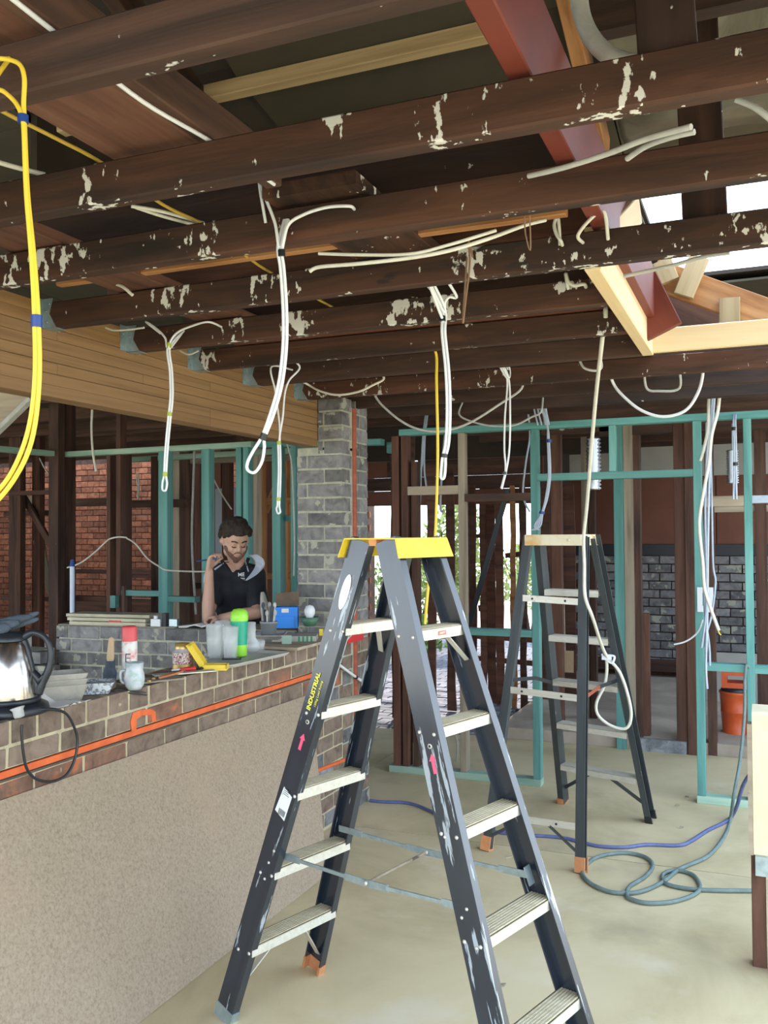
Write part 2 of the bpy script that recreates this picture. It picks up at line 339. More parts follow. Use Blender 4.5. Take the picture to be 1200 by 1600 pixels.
# joist hangers, folded plates with nails
for i, y in enumerate(JY[:8]):
    h = empty('joist_hanger', (LX, y, JB)); h.parent = ceil; h.location = Vector((LX, y, JB))-ceil.location
    g = MB(); yn = y-.0235
    g.span((LX, yn-.045, JB+.002), (LX+.0015, yn, JT+.012)); g.span((LX, y+.0235, JB+.002), (LX+.0015, y+.062, JT+.012))
    g.prism([(0, -.002), (.062, -.002), (.03, .05), (.045, .105), (0, .105)], (0, -.002, 0), (LX, yn, JB))
    g.span((LX, yn-.002, JB-.003), (LX+.06, y+.0245, JB-.0005))
    g.build('strap', GALV, h)
    k = MB()
    for dz in (.02, .045, .07, .09): k.lathe((LX+.0015, yn-.015-.012*(dz*40 % 2), JB+dz), [(.003, 0), (.002, .002)], 6, (1, 0, 0))
    for dz, dx in ((.02, .02), (.06, .015), (.085, .03)): k.lathe((LX+dx, yn-.002, JB+dz), [(.003, 0), (.002, .002)], 6, (0, -1, 0))
    k.build('nails', STEEL, h, kind='stuff')
# laminated beam: boards one over another, dark glue cracks
lb = empty('laminated_beam', (LX-.045, 1.9, 2.12)); lb.parent = ceil; lb.location = Vector((LX-.045, 1.9, 2.12))-ceil.location
zz = [2.12, 2.162, 2.204, 2.246, 2.286, 2.328, 2.37, 2.412, 2.455]
for k in range(8):
    cuts = [-.9]+sorted(random.sample([.4, 1.1, 1.9, 2.6, 3.1, 3.6, 4.1], 2))+[4.71]
    gap = .0022 if k in (2, 3, 5) else .0006
    for a, b in zip(cuts, cuts[1:]):
        beam('lamination', (LX-.045-(.001 if k % 2 else 0), a, (zz[k]+zz[k+1])/2), (LX-.045-(.001 if k % 2 else 0), b-.0012, (zz[k]+zz[k+1])/2), .09, zz[k+1]-zz[k]-gap, LVL, lb, c=.001)
MB().span((LX-.085, -.89, 2.121), (LX-.006, 4.70, 2.452)).build('glue_core', DARK, lb)
# trimmer of the opening, primed red beam, wide plank and battens above the joists
TR = mat('pine_with_sky_glow', [(.74, .54, .30), (.84, .68, .45)], (1.2, 18, 18), .6, vary=0, splat=((.3, .2, .1), .74, (3, 14, 14), .2))  # sky glow of the opening painted into the pine colour
beam('trimmer', (-.43, 2.578, 2.417), (-.43, 3.93, 2.417), .045, .125, TR, ceil, label='timber trimmer with sky glow in its colour at the edge of the roof opening')
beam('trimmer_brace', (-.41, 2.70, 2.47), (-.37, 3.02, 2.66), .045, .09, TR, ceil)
beam('lit_joist_face', (-.42, 3.915, 2.41), (.85, 3.915, 2.41), .03, .098, TR, ceil, label='joist face with sky glow in its colour along the far side of the roof opening')  # stands in for the joist's lit face, light put into its colour
beam('strutting_beam', (-.402, -.5, 2.562), (-.402, 3.75, 2.562), .046, .20, RED, ceil, label='red primed beam laid across the joists')
beam('wide_plank', (-1.235, -.5, 2.490), (-1.235, 1.9, 2.490), .235, .035, REDW, ceil, label='wide reddish plank laid over the joists')
beam('strutting_beam', (-1.10, -.5, 2.515), (-1.10, 1.95, 2.515), .045, .085, DARK, ceil)
beam('wide_plank', (-1.02, 1.98, 2.478), (-1.02, 2.75, 2.478), .26, .035, OLDP, ceil)
beam('wide_plank', (-1.95, 1.75, 2.475), (-1.95, 3.35, 2.475), .20, .035, REDW, ceil)
beam('plank_on_edge', (-2.2, 2.27, 2.60), (-.43, 2.27, 2.60), .03, .27, OLD, ceil)
beam('plank_on_edge', (-2.3, 2.80, 2.56), (-.46, 2.80, 2.56), .03, .17, REDW, ceil)
beam('plank_on_edge', (-2.3, 3.30, 2.54), (-.46, 3.30, 2.54), .03, .14, OLD, ceil)
MB().span((-2.15, 3.45, 2.456), (-.47, 4.9, 2.468)).build('sun_block_sheet', FIBRO, ceil)  # added over the joists to stop sun leaking onto the pier
beam('block', (-2.14, 2.30, 2.515), (-1.98, 2.30, 2.515), .07, .07, PINE, ceil)
def zroof(x, y):
    return max(4.05-.35*y, 2.95) if x > -2.5 else max(4.05-.35*y, 3.15)
def onroof(px, py):
    d = ray(px, py); t = (4.05-EYE.z)/(d.z+.35*d.y); return EYE+d*t
ha = aZ(1000, 300, 2.95); hc = aZ(1150, 440, 2.95)
HX0 = aZ(1000, 330, 2.95).x; HY0 = ha.y; HY1 = hc.y; HYS = 2.6
# roof sheets, laid between rafters; the hole is left open
ys = [-.5, .7, 1.7, HYS, HY0, HY1, 5.6, 6.8, 8.45, 9.2, 10.6, 12.4]
xs = [-12.8, -11.4, -10.2, -9, -7.8, -6.6, -5.4, -4.2, -3.4, -2.5, -1.6, -.7, HX0, .12, .80]
def in_hole(a, b, c, d):
    return b <= HY1+.01 and ((a >= HY0-.01 and c >= HX0-.01) or (a >= HYS-.01 and c >= .11))
for a, b in zip(ys, ys[1:]):
    for c, d in zip(xs, xs[1:]):
        if in_hole(a, b, c, d): continue
        if c < -2.4 and d > -2.4: continue
        if a > 7.9 and -5.3 < (c+d)/2 < -2.1: continue
        if a > 10.5 and c < -5: continue  # unseen roof gap, opened to light the left room's bricks
        xm = (c+d)/2; za, zb = zroof(xm, a), zroof(xm, b)
        m = MB(); t = .012
        m.add([(c+.003, a+.003, za), (d-.003, a+.003, za), (d-.003, b-.003, zb), (c+.003, b-.003, zb), (c+.003, a+.003, za+t), (d-.003, a+.003, za+t), (d-.003, b-.003, zb+t), (c+.003, b-.003, zb+t)],
              [(0, 3, 2, 1), (4, 5, 6, 7), (0, 1, 5, 4), (1, 2, 6, 5), (2, 3, 7, 6), (3, 0, 4, 7)])
        m.build('roof_sheet', SHEET, ceil)
# outer roofing over the sheets so that no light leaks through the joints
m = MB()
for a, b in zip(ys, ys[1:]):
    for (c, d) in ((-12.9, -2.45), (-2.5, HX0), (HX0, .12), (.12, .85)):
        if in_hole(a, b, c, d): continue
        if a > 10.5 and c < -5: continue
        if a > 7.9 and c < -5: c, d = -12.9, -5.2
        xm = (c+d)/2; za, zb = zroof(xm, a)+.05, zroof(xm, b)+.05
        m.add([(c, a, za), (d, a, za), (d, b, zb), (c, b, zb), (c, a, za+.02), (d, a, za+.02), (d, b, zb+.02), (c, b, zb+.02)],
              [(0, 3, 2, 1), (4, 5, 6, 7), (0, 1, 5, 4), (1, 2, 6, 5), (2, 3, 7, 6), (3, 0, 4, 7)])
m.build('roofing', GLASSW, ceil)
MB().span((-12.8, -.56, 2.5), (.85, -.51, 4.26)).build('gable_closing', GLASSW, ceil)  # unseen closing board, added to keep daylight out of the attic
m = MB(); m.prism([(-.5, 2.47), (5.7, 2.47), (5.7, 2.95), (3.14, 2.95), (-.5, 4.22)], (.04, 0, 0), (.80, 0, 0), (0, 1, 0)); m.build('gable_closing', GLASSW, ceil)  # unseen side closing, added so the attic stays dark
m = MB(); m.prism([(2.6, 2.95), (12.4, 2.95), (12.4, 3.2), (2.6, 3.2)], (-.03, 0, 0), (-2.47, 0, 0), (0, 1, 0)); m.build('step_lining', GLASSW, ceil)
for x in (-8.2, -7.0, -5.8, -4.6, -3.4, -1.75): # rafters
    beam('rafter', (x, -.5, zroof(0, -.5)-.06), (x, 3.1 if x > -2.5 else 2.5, (zroof(x, 3.1 if x > -2.5 else 2.5))-.06), .05, .1, OLD, ceil)
beam('rafter', (HX0-.03, .6, zroof(0, .6)-.06), (HX0-.03, 3.1, zroof(0, 3.1)-.06), .045, .1, ORANGEW, ceil)
q = onroof(1095, 250)
for y, mm in ((.9, PALE), (1.75, PALE), (2.95, PINE)):
    beam('batten', (-8.9 if y < 2 else -2.4, y, zroof(0, y)-.03), (-.6, y, zroof(0, y)-.03), .07, .035, mm, ceil, up=(0, .33, .94))
a, b = onroof(270, 150), onroof(745, 45)
beam('batten', (-2.36, (a.y+b.y)/2, (a.z+b.z)/2-.02), (b.x+.1, (a.y+b.y)/2, (a.z+b.z)/2-.02), .05, .05, PINE, ceil, label='pale new pine batten under the dark roof sheets')
beam('batten', (-2.2, 3.05, 2.52), (-.47, 3.05, 2.52), .035, .035, PINE, ceil)
beam('batten', (-2.2, 2.42, 2.49), (-.47, 2.42, 2.49), .03, .05, ORANGEW, ceil)
# strut, hip rafter, bracing pieces round the opening
beam('strut', (-.128, 2.60, 2.40), (-.152, 2.64, 3.12), .05, .115, OLD, ceil, up=(1, 0, 0), label='upright strut nailed to a joist below the roof')
beam('strut', (-.14, 1.66, 2.45), (-.19, 1.72, 3.36), .05, .10, OLD, ceil, up=(1, 0, 0))
p0, p1 = aY(1020, 428, 4.25), aY(1235, 505, 4.25)
beam('hip_rafter', p0, p1, .045, .13, ORANGEW, ceil, label='orange brown rafter falling to the right, lit by the sky')
p0, p1 = aY(930, 425, 4.5), aY(1260, 560, 4.5)
beam('hip_rafter', p0, p1, .045, .2, DARK, ceil)
for (x0, y0, x1, y1) in ((1093, 402, 1068, 462), (1140, 466, 1140, 505), (1034, 408, 1046, 440)):
    beam('cleat', aY(x0, y0, 4.2), aY(x1, y1, 4.2), .03, .085, PINE, ceil, up=(1, 0, 0))
beam('dark_prop', aY(985, 420, 3.72), aY(1035, 520, 3.72), .04, .16, RED, ceil)
beam('purlin', (-.4, 2.35, 2.95), (.8, 2.35, 2.95), .05, .12, OLD, ceil)
beam('purlin', (-.4, 1.6, 3.2), (.8, 1.6, 3.2), .05, .12, OLD, ceil)
# foil blanket bulging under the sheets on the right
fp = MB(); nx, ny = 26, 16; vs = []
for j in range(ny+1):
    for i in range(nx+1):
        x = -.40+i*.50/nx; y = 1.95+j*(3.12-1.95)/ny
        vs.append((x, y, 4.05-.35*y-.04-.10*abs(math.sin(j/ny*math.pi*2.0))-.035*noise.noise(Vector((x*6, y*7, 2)))))
fs = [(j*(nx+1)+i, j*(nx+1)+i+1, (j+1)*(nx+1)+i+1, (j+1)*(nx+1)+i) for j in range(ny) for i in range(nx)]
fo = fp.add(vs, fs, True).build('foil_blanket', FOIL, ceil, label='crumpled silver insulation foil sagging under the roof')
sm = fo.modifiers.new('thick', 'SOLIDIFY'); sm.thickness = .008
P = [aY(x, y, 2.0) for x, y in ((903, -30), (908, 20), (925, 60), (955, 88), (1000, 100), (1060, 92))]
MB().tube(smooth_path(P), .020, 12).build('duct_hose', CABG, ceil, label='pale grey flexible hose curving above the second joist')

# ---- brick bar, its back wall and the pier
BT = 1.03
bmesh_cache = {}
def brickmesh(sz, m):
    k = (tuple(round(a, 3) for a in sz), m.name)
    if k not in bmesh_cache:
        a, b, c = [x/2 for x in sz]; t = .0035; lst = []
        for v in range(3):
            vs = []
            r = lambda: random.uniform(-.0015, .0015)
            for s1 in (-1, 1):
                for (y, z) in ((-b+t, -c), (b-t, -c), (b, -c+t), (b, c-t), (b-t, c), (-b+t, c), (-b, c-t), (-b, -c+t)):
                    vs.append((s1*a+r(), y+r(), z+r()))
            fs = [tuple(range(8)), tuple(range(8, 16))[::-1]]+[(i, 8+i, 8+(i+1) % 8, (i+1) % 8) for i in range(8)]
            me = MB().add(vs, fs).mesh('brick'); me.materials.append(m); lst.append(me)
        bmesh_cache[k] = lst
    return random.choice(bmesh_cache[k])
def brick(parent, c, sz, m, rot=None):
    return link('brick', brickmesh(sz, m), None, parent, Vector(c)+Vector((random.uniform(-.001, .001), random.uniform(-.001, .001), 0)), rot)
bar = empty('brick_bar', (-2.335, 2.9, 0), 'low tan brick bar wall with an orange pipe chase and cluttered top', 'brick wall')
XF = -2.22; CH = .083
core = MB(); core.span((-2.442, .9, 0), (XF-.0025, 4.714, .838)); core.span((-2.442, .9, .838), (XF-.030, 4.714, .878)); core.span((-2.442, .9, .878), (XF-.0025, 4.714, BT-.004))
core.build('mortar', MORT, bar)
y = 1.55
hy = [2.818-.118*k for k in range(11, 0, -1)]+[2.818+.1215*k for k in range(0, 16)]
for a in hy:
    brick(bar, (XF-.1, a+.058, BT-.0395), (.2, .104, .0745), BRKT)
def scourse(z, h, y0, y1, off, mats, L=.236):
    y = y0+off-L
    while y < y1:
        a, b = max(y, y0), min(y+L-.013, y1)
        if b-a > .04:
            ym = (a+b)/2
            brick(bar, (XF-.052, ym, z+h/2), (.104, round(b-a, 3), h), mats(ym))
        y += L
scourse(.8805, .0625, 1.6, 4.714, .15, lambda y: BRKO if 2.85 < y < 3.1 or 3.9 < y < 4.05 else BRKT)
scourse(.762, .074, 1.6, 4.714, .03, lambda y: BRKO if y < 2.9 or 4.3 < y else BRKT)
z = .762-CH; k = 0
while z > -.02:
    scourse(max(z, .002), .073, 4.0 if k else 1.6, 4.714, (.12 if k % 2 else 0), lambda y: BRKT if random.random() < .7 else BRKG); z -= CH; k += 1
MB().span((XF-.0299, 1.5, .8385), (XF-.026, 4.70, .8775)).build('chase_shade', TXTK, bar)  # dark strip puts shade into the recess behind the pipe
m = MB(); m.span((XF-.03, 1.5, .8475), (XF-.010, 4.70, .8695)); m.build('orange_pipe', PAINTO, bar, label='bright orange painted pipe in the chase')
# overspray patch as thin paint skin on the brick face
# back wall (slightly skewed)
A, B = Vector((-4.161, 4.556, 0)), Vector((-2.505, 4.702, 0)); dB = (B-A).normalized(); nB = Vector((dB.y, -dB.x, 0)); rB = frame(dB)
bw = empty('back_brick_bar', (A+B)/2, 'low grey purple brick wall the man leans on', 'brick wall')
Lw = (B-A).length; BT2 = 1.045
mb = MB(); mb.prism([(0.02, 0), (Lw-.012, 0), (Lw-.012, BT2-.005), (.02, BT2-.005)], -nB*.21, A-nB*.0025, dB, (0, 0, 1)); mb.build('mortar', MORG, bw)
for k in range(7):
    z = BT2-CH*(k+1)+.005; x = 0.0 if k % 2 == 0 else -.115; first = True
    while x < Lw:
        a, b = max(x, 0), min(x+.220, Lw-.008); 
        if k == 0 and x == 0: b = .085
        if b-a > .04: brick(bw, A+dB*((a+b)/2)-nB*.052+Vector((0, 0, z+.0365)), (round(b-a, 3), .104, .073), BRKG, rB)
        x = b+.011 if not (k == 0 and first) else .096
        first = False
# ledge behind the bricks
mb = MB(); mb.prism([(0, 0), (Lw-.012, 0), (Lw-.012, .008), (0, .008)], -nB*.30, A-nB*.02+Vector((0, 0, BT2-.004)), dB, (0, 0, 1)); mb.build('dusty_capping', CARD, bw)
# dusty sill running left behind the kettle
lw = empty('stub_brick_wall', (-4.6, 4.3, 0), 'short dark brick stub beside the left end of the low wall', 'brick wall')
MB().span((-5.2, 4.35, 0), (-4.17, 4.55, .90)).build('mortar', MORG, lw)
for k in range(4):
    for i in range(5): brick(lw, (-5.08+i*.225+(k % 2)*.06-.02, 4.395, .862-k*CH), (.215, .104, .073), BRKG)
# pier
pier = empty('brick_pier', (-2.365, 4.9, 0), 'tall grey brick pier with an orange pipe up its side', 'brick pier')
PX0, PX1, PY0, PY1 = -2.51, XF, 4.716, 5.08
m = MB(); m.span((PX0+.0025, PY0+.0025, 0), (PX1-.0025, PY1-.004, 2.115)); m.span((LX+.0025, PY0+.0025, 2.1), (PX1-.0025, PY1-.004, 2.355)); m.build('mortar', MORG, pier)
z = .003; k = 0
while z < 2.34:
    up_ = z+.05 > 2.115; x0 = LX if up_ else PX0
    W_ = PX1-x0
    mm = BRKG if z > .95 or random.random() < .35 else BRKT
    if k % 2 == 0: cut = [(x0, x0+W_-.0)] if up_ else [(x0, x0+.06), (x0+.07, PX1)]
    else: cut = [(x0, x0+W_*.62-.01), (x0+W_*.62, PX1)] if not up_ else [(x0, x0+.03), (x0+.04, PX1)]
    for a, b in cut: brick(pier, ((a+b)/2, PY0+.052, z+.0365), (round(b-a, 3), .104, .073), mm)
    sc = [(PY0+.108, 4.848), (4.905, PY1)] if k % 2 == 0 else [(PY0+.108, 4.81), (4.905, 4.96), (4.97, PY1)]
    for a, b in sc: brick(pier, (PX1-.052, (a+b)/2, z+.0365), (.104, round(b-a, 3), .073), mm)
    z += CH; k += 1
m = MB(); m.tube([(PX1-.004, 4.882, .02), (PX1-.004, 4.882, 2.35)], .020, 10); m.build('orange_pipe', OXID, pier, label='orange red painted pipe set upright in the pier')
m = MB(); m.tube([(PX1+.000, 4.30, .352), (PX1+.000, 4.87, .312)], .011, 8); m.build('orange_pipe', PAINTO, bar)

# ---- chipboard sheet leaning on the bar
cb = MB(); t = Vector((.016, 0, .0055))
q0, q1, q2, q3 = Vector((-1.93, 1.5, .002)), Vector((-1.925, 3.90, .002)), Vector((-2.212, 4.31, .770)), Vector((-2.212, 1.5, .795))
cb.add([q0-t, q1-t, q2-t, q3-t, q0, q1, q2, q3], [(0, 1, 2, 3), (4, 7, 6, 5), (0, 4, 5, 1), (1, 5, 6, 2), (2, 6, 7, 3), (3, 7, 4, 0)])
cb.build('chipboard_sheet', CHIP, None, label='large chipboard sheet leaning against the brick bar', cat='board')

# ---- wall frame with teal plates and the door opening
FY = 5.77; FD = .075
wb = empty('wall_back', (-1.1, FY, 0), kind='structure')
def st(x, z0, z1, m, parent=wb, y=FY, w=.035, d=FD, name='stud', lean=0):
    return beam(name, (x, y, z0), (x+lean, y, z1), w, d, m, parent, up=(0, 1, 0), c=.002)
def nog(x0, x1, z, m, parent=wb, y=FY, h=.045, d=FD, name='nogging', dz=0):
    return beam(name, (x0, y, z), (x1, y, z+dz), d, h, m, parent, c=.002)
nog(-2.27, 1.6, 2.298, TEAL, name='top_plate', h=.043)
nog(-2.355, -1.318, .022, MINT, name='bottom_plate', h=.044, d=.09)
nog(-.378, 1.6, .022, MINT, name='bottom_plate', h=.044, d=.09)
st(-2.30, .046, 2.275, REDW, w=.05); st(-2.235, .046, 2.275, REDW, w=.045); st(-2.17, .046, 2.1, DARK, w=.04, y=FY+.02)
st(-1.83, .046, 2.275, PALE, w=.043)
st(-1.342, .046, 2.275, TEAL, w=.047)
st(-.352, .046, 2.275, TEAL, w=.047); st(-.072, .046, 2.275, TEAL, w=.045)
st(-.85, 1.99, 2.275, TEAL, w=.04); st(.45, .046, 2.275, TEAL, w=.045); st(1.0, .046, 2.275, TEAL, w=.045)
nog(-1.318, -.376, 1.966, TEAL, name='door_head')
nog(-.328, -.095, .808, TEAL); nog(-.05, .43, .806, TEAL)
nog(-.328, -.095, 1.792, PALE, h=.062); nog(-.05, .43, 1.80, CABB)
nog(-1.808, -1.366, .965, TEAL, h=.045); nog(-2.21, -1.852, 1.90, PALE, h=.058); nog(-1.808, -1.366, 1.845, DARK, h=.05)
nog(-2.21, -1.852, .93, PALE, h=.04)
# old door frame and partition at the second room
wp = empty('wall_partition', (-.8, 7.0, 0), kind='structure')
def at7(px, y=6.98): return aY(px, 900, y).x
st(at7(969), .0, 2.45, TEAL, wp, 6.98, .07, .09); st(at7(984), .0, 2.45, PALE, wp, 6.99, .068, .09)
st(at7(996), .09, 2.45, DARK, wp, 7.03, .05, .1); st(at7(1065), .09, 2.45, REDW, wp, 7.0, .09, .1); st(at7(1079), .0, 2.45, REDW, wp, 6.98, .06, .1)
st(at7(1006), .09, 1.0, REDW, wp, 7.08, .05, .06)
nog(at7(940), at7(1200)+1.2, 2.40, DARK, wp, 7.0, .12, .09); nog(at7(850), at7(960), 2.42, DARK, wp, 7.0, .1, .09)
st(at7(862), .0, 2.4, REDW, wp, 7.2, .08, .08); st(at7(905), .0, 2.4, DARK, wp, 7.6, .05, .08); st(at7(893), .0, 2.4, PALE, wp, 7.6, .05, .08)
st(at7(1110)+.0, .0, 2.4, DARK, wp, 7.02, .06, .1); st(at7(1190), .0, 2.4, DARK, wp, 7.3, .08, .1)
nog(at7(1100), at7(1200)+.5, 1.78, PALE, wp, 7.3, .05, .05)
# low panel behind the vacuum cleaner
MB().span((at7(1100, 8.7), 8.7, .02), (1.5, 8.74, .52)).build('panel', CREAM, wp); MB().span((at7(1098, 8.7), 8.66, 0), (1.5, 8.70, .07)).build('skirting', CREAM, wp)
# far wall of the second room: plaster band, brown sheet, brick below
wf = empty('wall_far', (-.6, 10.0, 0), kind='structure')
MB().span((-1.97, 10.06, -.1), (2.2, 10.2, 3.3)).build('backing', MORD, wf)
MB().span((-1.95, 10.03, 2.19), (2.2, 10.06, 2.52)).build('plaster_band', CREAM, wf)
MB().span((-1.95, 10.03, 2.53), (2.2, 10.06, 3.25)).build('upper_sheet', DARK, wf)
xx = -1.95
for wd in (.62, .9, .9, .9, .9):
    MB().span((xx, 10.02, 1.48), (xx+wd-.008, 10.055, 2.185)).build('brown_sheet', FIBRO, wf); xx += wd
MB().span((-1.95, 10.03, 1.36), (2.2, 10.055, 1.475)).build('dark_band', BLK, wf)
nb = 0
for k in range(13):
    x = -1.93+(k % 2)*.12; z = 1.27-k*.09
    while x < 1.6 and nb < 290:
        brick(wf, (x+.11, 10.05, z+.04), (.22, .06, .078), BRKG); nb += 1; x += .232
beam('ledge', (-1.94, 9.98, .20), (1.6, 9.98, .20), .1, .12, DARK, wf)
# court wall: old boards and studs with daylight between them, beam above
wc = empty('wall_court', (-3, 8.4, 0), kind='structure')
CY = 8.4
def cx(px, y=CY): return aY(px, 900, y).x
MB().span((cx(572), CY-.02, 1.885), (cx(846), CY+.03, 2.03)).build('lintel', FIBRO, wc)
MB().span((cx(560), CY-.05, 2.035), (cx(850), CY+.05, 2.16)).build('head_beam', DARK, wc)
MB().span((cx(540), CY-.03, 2.33), (cx(1000), CY+.05, 3.2)).build('gable_closing', GLASSW, wc)
MB().span((cx(577), CY-.02, 2.165), (cx(607), CY+.02, 2.325)).build('small_sheet', FIBRO, wc, label='small reddish sheet above the opening')
MB().span((cx(607), CY-.02, 2.165), (cx(640), CY+.02, 2.325)).build('infill', DARK, wc)
MB().span((cx(655), CY-.02, 2.165), (cx(846), CY+.02, 2.325)).build('infill', DARK, wc)
def board(px0, px1, m, y=CY, z0=-.03, z1=2.05, seg=9, name='board'):
    x0, x1 = cx(px0, y), cx(px1, y); L, R_ = [], []
    for i in range(seg+1):
        z = z0+(z1-z0)*i/seg; L.append((x0+random.uniform(-.008, .008), z)); R_.append((x1+random.uniform(-.008, .008), z))
    MB().prism(L+R_[::-1], (0, .025, 0), (0, y-.0125, 0)).build(name, m, wc)
board(612, 617, DARK, 7.4, 0, 2.3); board(617.5, 625, REDW, 7.35, 0, 2.3); board(626, 632, DARK, 7.4, 0, 2.3)
board(633, 649, DARK, 6.6, 0, 2.4)
board(668, 681, REDW, 7.55, 0, 2.2); board(698, 711, REDW, 7.88, 0, 2.2)
for a, b, m_, y_ in ((725, 733, DARK, 8.0), (734, 744, REDW, 8.1), (751, 760, REDW, 8.4), (760.5, 774, REDW, 8.45), (774.5, 787, REDW, 8.4), (798, 806, ORANGEW, 8.3), (813, 822, DARK, 8.2), (846, 860, REDW, 8.3), (862, 880, DARK, 8.35), (881, 899, REDW, 8.4)):
    board(a, b, m_, y_)
beam('rail', (cx(733), 8.5, .40), (cx(846), 8.5, .37), .04, .05, REDW, wc); beam('rail', (cx(740), 8.5, .62), (cx(850), 8.5, .60), .04, .07, REDW, wc)
beam('rail', (cx(786), 8.5, 1.39), (cx(815), 8.5, 1.41), .04, .05, REDW, wc); beam('rail', (cx(743), 8.5, .88), (cx(775), 8.5, .90), .04, .06, DARK, wc); beam('rail', (cx(740), 8.5, 1.58), (cx(765), 8.5, 1.58), .04, .04, DARK, wc)
beam('brace', (cx(727, 8.0), 7.95, .62), (cx(797, 8.0), 7.95, 2.0), .02, .05, BLK, wc)
MB().span((cx(846), 8.5, -.03), (-1.95, 8.54, 2.4)).build('panel', FIBRO, wc)
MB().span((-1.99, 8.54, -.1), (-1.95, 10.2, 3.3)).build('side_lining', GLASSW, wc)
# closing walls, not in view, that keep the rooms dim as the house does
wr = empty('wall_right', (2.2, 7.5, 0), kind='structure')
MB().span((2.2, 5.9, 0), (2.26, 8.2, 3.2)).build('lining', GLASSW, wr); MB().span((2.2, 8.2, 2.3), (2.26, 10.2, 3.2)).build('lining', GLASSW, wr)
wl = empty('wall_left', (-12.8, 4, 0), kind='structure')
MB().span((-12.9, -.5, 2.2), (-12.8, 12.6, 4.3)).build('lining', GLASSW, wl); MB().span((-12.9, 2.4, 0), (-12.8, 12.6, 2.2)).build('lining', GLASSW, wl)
# far red brick wall of the left room
wk = empty('wall_brick', (-6.8, 12.0, 0), kind='structure')
MB().span((-12.8, 11.9, 0), (-5.2, 12.1, 3.3)).build('mortar', MORD, wk)
MB().span((-5.24, 8.5, -.1), (-5.18, 12.1, 3.3)).build('return_lining', MORD, wk)
MB().span((-5.24, 8.45, -.1), (cx(572)-.02, 8.5, 3.3)).build('return_lining', MORD, wk)
nb = 0; rs = MB(); BY = 11.9
cols = [(aY(a, 900, BY).x, aY(b, 900, BY).x) for a, b in ((-10, 55), (62, 90), (110, 175), (205, 250))]
for k in range(30):
    z = 2.68-k*.094; x = -12.7+(k % 2)*.12
    while x < -5.3:
        vis = any(a-.1 < x < b+.05 for a, b in cols)
        if vis and nb < 292: brick(wk, (x+.11, BY-.012, z+.042), (.228, .05, .083), BRKR); nb += 1
        else: rs.box((x+.11, BY-.012, z+.042), (.228, .05, .083))
        x += .24
rs.build('brickwork', BRKR, wk, kind='stuff')
MB().span((-12.8, 10.4, 2.72), (-5.2, 10.5, 3.3)).build('gap_hiding_beam', DARK, wk)  # added beam, hides the bright roof gap behind it
# studs of the left room
ws = empty('wall_left_frame', (-4.6, 6.0, 0), kind='structure')
BYF = 6.03
def bx_(px, y=BYF): return aY(px, 800, y).x
def bst(a, b, m, y=BYF, z0=0, z1=2.28, d=.08, name='stud'): return st((bx_(a, y)+bx_(b, y))/2, z0, z1, m, ws, y, abs(bx_(b, y)-bx_(a, y)), d, name)
for a, b, m_, y_ in ((252, 266, TEAL, BYF), (319, 331, TEAL, BYF), (373, 381, TEAL, BYF), (384, 392, TEAL, BYF), (429, 442, TEAL, BYF), (458, 466, TEAL, BYF)): bst(a, b, m_, y_)
bst(81, 96, DARK, 6.0, 0, 2.9); bst(96, 111, DARK, 6.15, 0, 2.9, .12); bst(171, 177, REDW, 6.15, 0, 2.3); bst(186, 193, REDW, 6.1, 0, 2.85); bst(177, 201, REDW, 6.25, 0, 2.3, .09)
bst(240, 250, DARK, 6.6, 0, 2.3); bst(273, 284, PALE, 7.2, 0, 2.4); bst(285, 300, DARK, 7.2, 0, 2.4); bst(300, 317, REDW, 7.6, 0, 2.4); bst(392, 405, PALE, 6.8, 0, 2.4); bst(406, 414, ORANGEW, 7.6, 0, 2.4)
bst(18, 36, DARK, 7.6, 0, 2.7); bst(54, 66, REDW, 7.8, 0, 2.7); bst(350, 362, REDW, 7.6, 0, 2.5)
bst(442, 452, ORANGEW, 7.9, 0, 2.4)
A1, A2, A3 = Vector((-5.577, 5.479, 2.30)), Vector((-5.49, 6.053, 2.30)), Vector((-3.59, 6.0, 2.30))
beam('top_plate', A1+Vector((-.05, -.5, 0)), A2, .075, .045, MINT, ws); beam('top_plate', A2+Vector((0, .04, 0)), A3+Vector((0, .04, 0)), .075, .045, MINT, ws)
beam('top_plate', A3+Vector((0, .08, 0)), (-2.53, 6.07, 2.275), .075, .045, TEAL, ws); beam('top_plate', (-5.4, 6.6, 2.28), (-3.2, 6.6, 2.30), .07, .045, MINT, ws); beam('top_plate', (-5.0, 7.2, 2.3), (-3.2, 7.3, 2.3), .07, .045, PALE, ws)
def bn(a, b, yp, m, y=BYF, h=.045, name='nogging'): 
    z = aY((a+b)/2, yp, y).z; return nog(bx_(a, y), bx_(b, y), z, m, ws, y, h, .07, name)
bn(194, 252, 926.5, TEAL); bn(260, 308, 936, TEAL); bn(104, 170, 935, REDW, 6.3); bn(18, 80, 770, DARK, 7.4); bn(104, 172, 785, DARK, 6.4, .07); bn(200, 290, 787, DARK, 6.8, .07)
bn(5, 90, 935, REDW, 8.0); bn(10, 80, 802, DARK, 8.0, .06); bn(110, 180, 893, DARK, 8.4); bn(195, 240, 893, REDW, 7.5); bn(200, 245, 900, REDW, 8.2); bn(266, 320, 915, DARK, 7.4); bn(90, 150, 650, PALE, 7.0, .06); bn(120, 410, 665, DARK, 7.6, .12); bn(400, 460, 783, ORANGEW, 7.9, .06); bn(415, 460, 900, ORANGEW, 7.9, .06); bn(440, 462, 810, TEAL, 6.1)
beam('brace', aY(30, 765, 7.7), aY(85, 860, 7.7), .04, .07, DARK, ws); beam('brace', aY(50, 775, 8.0), aY(80, 930, 8.0), .03, .09, PALE, ws)
